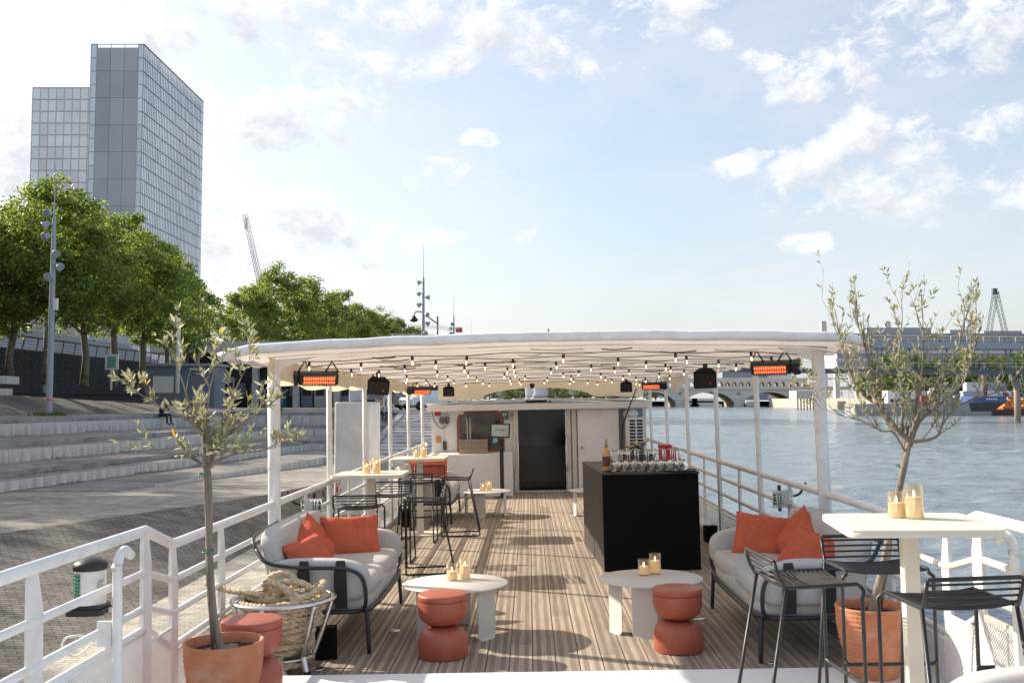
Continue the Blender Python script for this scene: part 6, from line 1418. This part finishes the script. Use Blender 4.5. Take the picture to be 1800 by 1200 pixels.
# barges, pontoon and containers along the right bank
bg0 = at(1668, 730, 262)
ba = root('barge', (bg0.x, 262, WZ), 0, 'long grey barge with blue stern moored at the far right bank', 'barge', boat=False)
b = MB(); b.add([(-26, -4, 0), (8, -4, 0), (13, -4, 3.4), (-26, -4, 3.0), (-26, 4, 0), (8, 4, 0), (13, 4, 3.4), (-26, 4, 3.0)], [(0,1,2,3), (7,6,5,4), (3,2,6,7), (1,5,6,2), (0,3,7,4)]); b.build('hull', mat('barge_grey', (.30,.30,.29), .6, var=.15, scale=.4), ba)
b = MB(); b.add([(9.6, -4.02, 1.1), (13.1, -4.02, 3.45), (3.5, -4.02, 3.25), (4.0, -4.02, 1.1)], [(0,1,2,3)]); b.build('dark_quarter', M_['navyframe'], ba)
b = MB(); b.box(5, 13.2, -4.1, 4.1, 3.42, 5.0); b.build('blue_stern', mat('barge_blue', (.05,.09,.26), .5), ba)
b = MB(); [b.box(8 + i*.6, 8.4 + i*.6, -4.13, -4.101, 4.1, 4.5) for i in range(5)]; b.build('stern_marking', M_['white_soft'], ba)
b = MB(); b.box(-4, 0, -2.5, 2.5, 3.2, 7.2); b.build('wheelhouse', M_['lampgrey'], ba); b = MB(); b.box(-3.6, -.4, -2.55, -2.501, 5.4, 6.6); b.build('window', M_['dark'], ba)
b = MB(); b.box(-8, -4.2, -2, 2, 3.1, 5.2); b.build('red_winch', M_['red'], ba)
b = MB(); b.tube([(9.5, 0, 3.4), (9.5, 0, 10.6)], .7, 10); b.build('spud_pile', mat('pile_brown', (.15,.10,.09), .8), ba)
for (px, yb, w, h_, c_, lb, m) in ((1625, 268, 15, 5.2, 0, 'teal and white work boat moored left of the grey barge', 'white'), (1590, 275, 9, 3, 0, 'small white cabin boat moored behind the olive branches', 'white')):
    p = at(px, 728, yb); r = root('work_boat', (p.x, yb + 14, WZ), 0, lb, 'boat', boat=False); b = MB(); b.prism([(-w/2, -2.5), (w/2, -2.5), (w/2 + 2.5, 0), (w/2, 2.5), (-w/2, 2.5)], 0, 2.4); b.build('hull', mat('pale_teal_hull_%d' % px, (.42,.52,.50), .5), r); b = MB(); b.box(-w*.35, w*.2, -2, 2, 2.401, h_ + 1.5); b.build('cabin', M_['white'], r); b = MB(); b.box(-w*.3, w*.15, -2.06, -2.001, 3.4, 4.3); b.build('window_band', M_['dark'], r)
ctm = mat('white_container', (.58,.60,.63), .55, var=.06); ctg = mat('grey_container', (.32,.36,.42), .55)
for i, (px, z0, m, lb) in enumerate(((1612, 0, ctm, 'white shipping container leftmost on the far right quay'), (1655, 0, ctm, 'white shipping container second from the left on the far right quay'), (1712, 0, ctg, 'grey lower shipping container behind the barge'), (1718, 1, ctm, 'white upper shipping container stacked behind the barge'), (1744, 0, ctm, 'pale lower shipping container right of the stacked pair'), (1750, 1, ctg, 'grey upper shipping container right of the stacked pair'))):
    p = at(px, 700, 300); r = root('shipping_container', (p.x, 300, 1.9 + z0*2.62), 0, lb, 'container', 'shipping containers on the far quay', boat=False)
    b = MB(); b.box(-3.2, 3.2, 0, 2.4, 0, 2.6); b.build('body', m, r); b = MB(); [b.box(-3.1 + k*.42, -2.95 + k*.42, -.06, -.001, .15, 2.45) for k in range(15)]; b.build('ribs', m, r)
pq = MB(); pq.box(118, 149.9, 297, 330, -2.6, 1.89); struct(pq.build('working_quay', bpy.data.materials['beige_quay_stone']))
eq = root('orange_machinery', (at(1785, 720, 268).x, 268, WZ), 0, 'orange dredging machinery on a dark pontoon at the right picture edge', 'machine', boat=False)
b = MB(); b.box(-8, 16, -4, 4, 0, 1.5); b.build('pontoon', M_['navyframe'], eq); b = MB(); om = mat('machine_orange', (.70,.24,.03), .5)
for i in range(9): b.box(-3.4 + i*1.5, -2.4 + i*1.5, -1, 1, 2.4 + .3*(i % 2), 4.2)
b.box(-4, 11, -1.2, 1.2, 1.9, 2.4); b.build('equipment', om, eq); b = MB(); b.box(-4, 11, -1.6, 1.6, 1.501, 1.9); b.build('skid', M_['red'], eq)
wh = root('site_cabin', (at(1776, 700, 300).x, 306, 1.9), 0, 'low white site cabin with red windows at the right picture edge', 'cabin', boat=False)
b = MB(); b.box(-7, 6, 0, 3, 0, 2.8); b.build('wall', M_['white'], wh)
for i in range(4): b = MB(); b.box(-5 + i*2.8, -3.4 + i*2.8, -.05, -.001, 1, 2.1); b.build('window', M_['red'], wh)

# ================================================================== people
def person(loc, rz, label, pose, shirt, legs, hair=(.03,.02,.015), skin=(.45,.27,.19), s=1.0):
    J = dict(pel=(0,0,.95), che=(0,.0,1.25), nek=(0,.0,1.47), hd0=(0,-.01,1.57), hd1=(0,-.01,1.70), sl=(.19,0,1.41), sr=(-.19,0,1.41), el=(.25,.02,1.13), er=(-.25,.02,1.13), wl=(.26,-.08,.90), wr=(-.26,-.08,.90), fl=(.26,-.12,.80), fr=(-.26,-.12,.80), hl=(.10,0,.90), hr=(-.10,0,.90), kl=(.11,-.03,.50), kr=(-.11,-.02,.50), al=(.11,.03,.09), ar=(-.11,.06,.09), tl=(.12,-.13,.035), tr=(-.12,-.10,.035))
    if pose == 'walk': J.update(kl=(.11,-.16,.52), al=(.11,-.22,.10), tl=(.12,-.38,.06), kr=(-.11,.04,.50), ar=(-.11,.26,.14), tr=(-.12,.12,.035), wl=(.27,.10,.93), fl=(.27,.12,.83), wr=(-.27,-.2,.95), fr=(-.27,-.26,.87))
    if pose == 'sit':
        d = -.80
        for k in ('pel','che','nek','hd0','hd1','sl','sr'): J[k] = (J[k][0], J[k][1] - (.10 if k in ('che',) else .18 if k in ('nek','sl','sr','hd0','hd1') else 0), J[k][2] + d)
        J.update(hl=(.11,-.02,.13), hr=(-.11,-.02,.13), kl=(.15,-.46,.20), kr=(-.15,-.46,.22), al=(.15,-.52,-.26), ar=(-.14,-.50,-.26), tl=(.16,-.70,-.31), tr=(-.15,-.68,-.31), el=(.27,-.30,.36), er=(-.27,-.30,.36), wl=(.14,-.42,.30), wr=(-.10,-.40,.42), fl=(.08,-.48,.32), fr=(-.03,-.42,.50))
    E_ = [('pel','che'),('che','nek'),('nek','hd0'),('hd0','hd1'),('che','sl'),('che','sr'),('sl','el'),('sr','er'),('el','wl'),('er','wr'),('wl','fl'),('wr','fr'),('pel','hl'),('pel','hr'),('hl','kl'),('hr','kr'),('kl','al'),('kr','ar'),('al','tl'),('ar','tr')]
    rad = dict(pel=.135, che=.145, nek=.055, hd0=.085, hd1=.085, sl=.075, sr=.075, el=.046, er=.046, wl=.034, wr=.034, fl=.03, fr=.03, hl=.095, hr=.095, kl=.062, kr=.062, al=.045, ar=.045, tl=.035, tr=.035)
    ks = list(J); me = bpy.data.meshes.new('person_body'); me.from_pydata([J[k] for k in ks], [(ks.index(a), ks.index(c)) for a, c in E_], [])
    o = bpy.data.objects.new('person_tmp', me); col.objects.link(o); o.modifiers.new('k', 'SKIN'); sv = me.skin_vertices[0].data
    for i, k in enumerate(ks): sv[i].radius = (rad[k], rad[k]*(.8 if k in ('che', 'pel') else 1)); sv[i].use_root = (k == 'pel')
    sb_ = o.modifiers.new('s', 'SUBSURF'); sb_.levels = 1; sb_.render_levels = 1
    dg = bpy.context.evaluated_depsgraph_get(); m2 = bpy.data.meshes.new_from_object(o.evaluated_get(dg)); bpy.data.objects.remove(o)
    m2.materials.clear()
    for nm, c in (('skin', skin), ('shirt', shirt), ('trousers', legs), ('hair', hair), ('shoes', (.03,.03,.03))): m2.materials.append(mat(nm + '_' + label[:12], c, .8))
    jl = [(k, Vector(J[k])) for k in ks]
    hz = J['hd1'][2]
    for p in m2.polygons:
        c = p.center; near = min(jl, key=lambda q: (q[1] - c).length)[0]
        if near in ('hd0', 'hd1'): p.material_index = 3 if (c.z > hz + .03 or c.y > J['hd1'][1] + .035) else 0
        elif near in ('wl', 'wr', 'fl', 'fr', 'nek'): p.material_index = 0
        elif near in ('tl', 'tr', 'al', 'ar'): p.material_index = 4
        elif near in ('pel', 'hl', 'hr', 'kl', 'kr'): p.material_index = 2
        else: p.material_index = 1
        p.use_smooth = True
    o = bpy.data.objects.new('person', m2); col.objects.link(o); o.matrix_world = T(*loc) @ RZ(rz) @ Matrix.Scale(s, 4); return tag(o, label, 'person', 'people on the quay')
ws_, dk, jn = (.62,.62,.64), (.02,.02,.024), (.05,.08,.17)
person((-7.75, 58.82, .866), 5, 'person in white shirt and dark trousers sitting on the steps, left of a pair', 'sit', ws_, dk)
person((-7.1, 58.82, .866), -15, 'person in pale blue shirt and jeans sitting on the steps, right of a pair', 'sit', (.42,.47,.56), jn, (.16,.10,.06))
person((at(492, 722, 62).x, 62, 1.02), 190, 'person in dark top and jeans with white bag walking past the first canopy post', 'walk', (.03,.035,.06), jn)
person((-17.3, 49.1, .866), 75, 'person in dark clothes sitting behind the olive, leftmost of the group', 'sit', dk, dk)
person((-16.9, 51.5, .866), 60, 'person in black jacket sitting on the steps behind the olive, middle of the group', 'sit', (.025,.025,.03), (.08,.08,.09))
person((-16.1, 56.2, .866), 85, 'person in dark green top and blue jeans sitting right of the group behind the olive', 'sit', (.05,.06,.05), jn, (.02,.015,.012))
person((at(678, 712, 72).x, 72, 1.02), 180, 'person in green top and white trousers standing beside the parked black car', 'stand', (.05,.11,.07), (.6,.6,.6))
person((at(687, 714, 73).x, 73, 1.02), 170, 'person all in black standing beside the parked black car', 'stand', dk, dk)
for x_, y_, lb, s_ in ((96.5, 0, 'person in dark clothes on the upper footbridge deck, left of two', 1), (98.2, 0, 'person in dark clothes on the upper footbridge deck, right of two', 1)):
    xx = x_ - 18.2; person((xx, fy(xx) - 1.5, fzu(xx) + .01), 90, lb, 'walk', dk, dk)
# ---- parked cars
def car(loc, rz, label, paint):
    r = root('parked_car', loc, rz, label, 'car', 'cars parked on the quay', boat=False); pm_ = mat('paint_' + label[:10], paint, .25, .2, coat=.6)
    prof = [(-2.1, .35), (-2.15, .75), (-1.9, .95), (-1.2, 1.0), (-.55, 1.42), (.75, 1.46), (1.6, 1.05), (2.1, .95), (2.15, .4)]; n = len(prof)
    b = MB(); v = [(x_, -.85 + (.12 if z_ > 1.1 else 0), z_) for x_, z_ in prof] + [(x_, .85 - (.12 if z_ > 1.1 else 0), z_) for x_, z_ in prof]; b.add(v, [tuple(range(n)), tuple(range(2*n-1, n-1, -1))] + [(i, n+i, n+(i+1) % n, (i+1) % n) for i in range(n)]); b.build('body', pm_, r, bevel=.04)
    for sy in (-1, 1):
        b = MB(); b.add([(-1.0, sy*.80, 1.02), (1.4, sy*.80, 1.06), (.72, sy*.735, 1.40), (-.5, sy*.735, 1.37)], [(0,1,2,3)]); b.build('side_window', M_['dark'], r)
        for xx in (-1.35, 1.35):
            b = MB(); b.lathe([(.2, -.1), (.31, -.1), (.33, -.05), (.33, .05), (.31, .1), (.2, .1)], 16, T(xx, sy*.80, .33) @ RX(90)); w_ = b.build('wheel', M_['rubber'], r); b = MB(); b.lathe([(0, -.08), (.2, -.08), (.2, .08), (0, .08)], 12, T(xx, sy*.80, .33) @ RX(90)); b.build('rim', M_['alu'], w_)
        b = MB(); b.cbox((-2.13, sy*.6, .72), (.06, .35, .12)); b.build('headlight', M_['white_soft'], r)
    b = MB(); b.add([(-1.18, -.70, 1.02), (-1.18, .70, 1.02), (-.58, .64, 1.40), (-.58, -.64, 1.40)], [(0,1,2,3)]); b.build('windscreen', M_['dark'], r); b = MB(); b.box(-2.17, -2.152, -.26, .26, .48, .58); b.build('number_plate', M_['white_soft'], r)
car((at(668, 712, 74).x, 76, 1.02), 70, 'black car parked on the quay behind the seated pair', (.012,.012,.014))
car((at(757, 708, 70).x - .6, 75, 1.02), 40, 'white car parked on the quay left of the cabin', (.65,.68,.72))
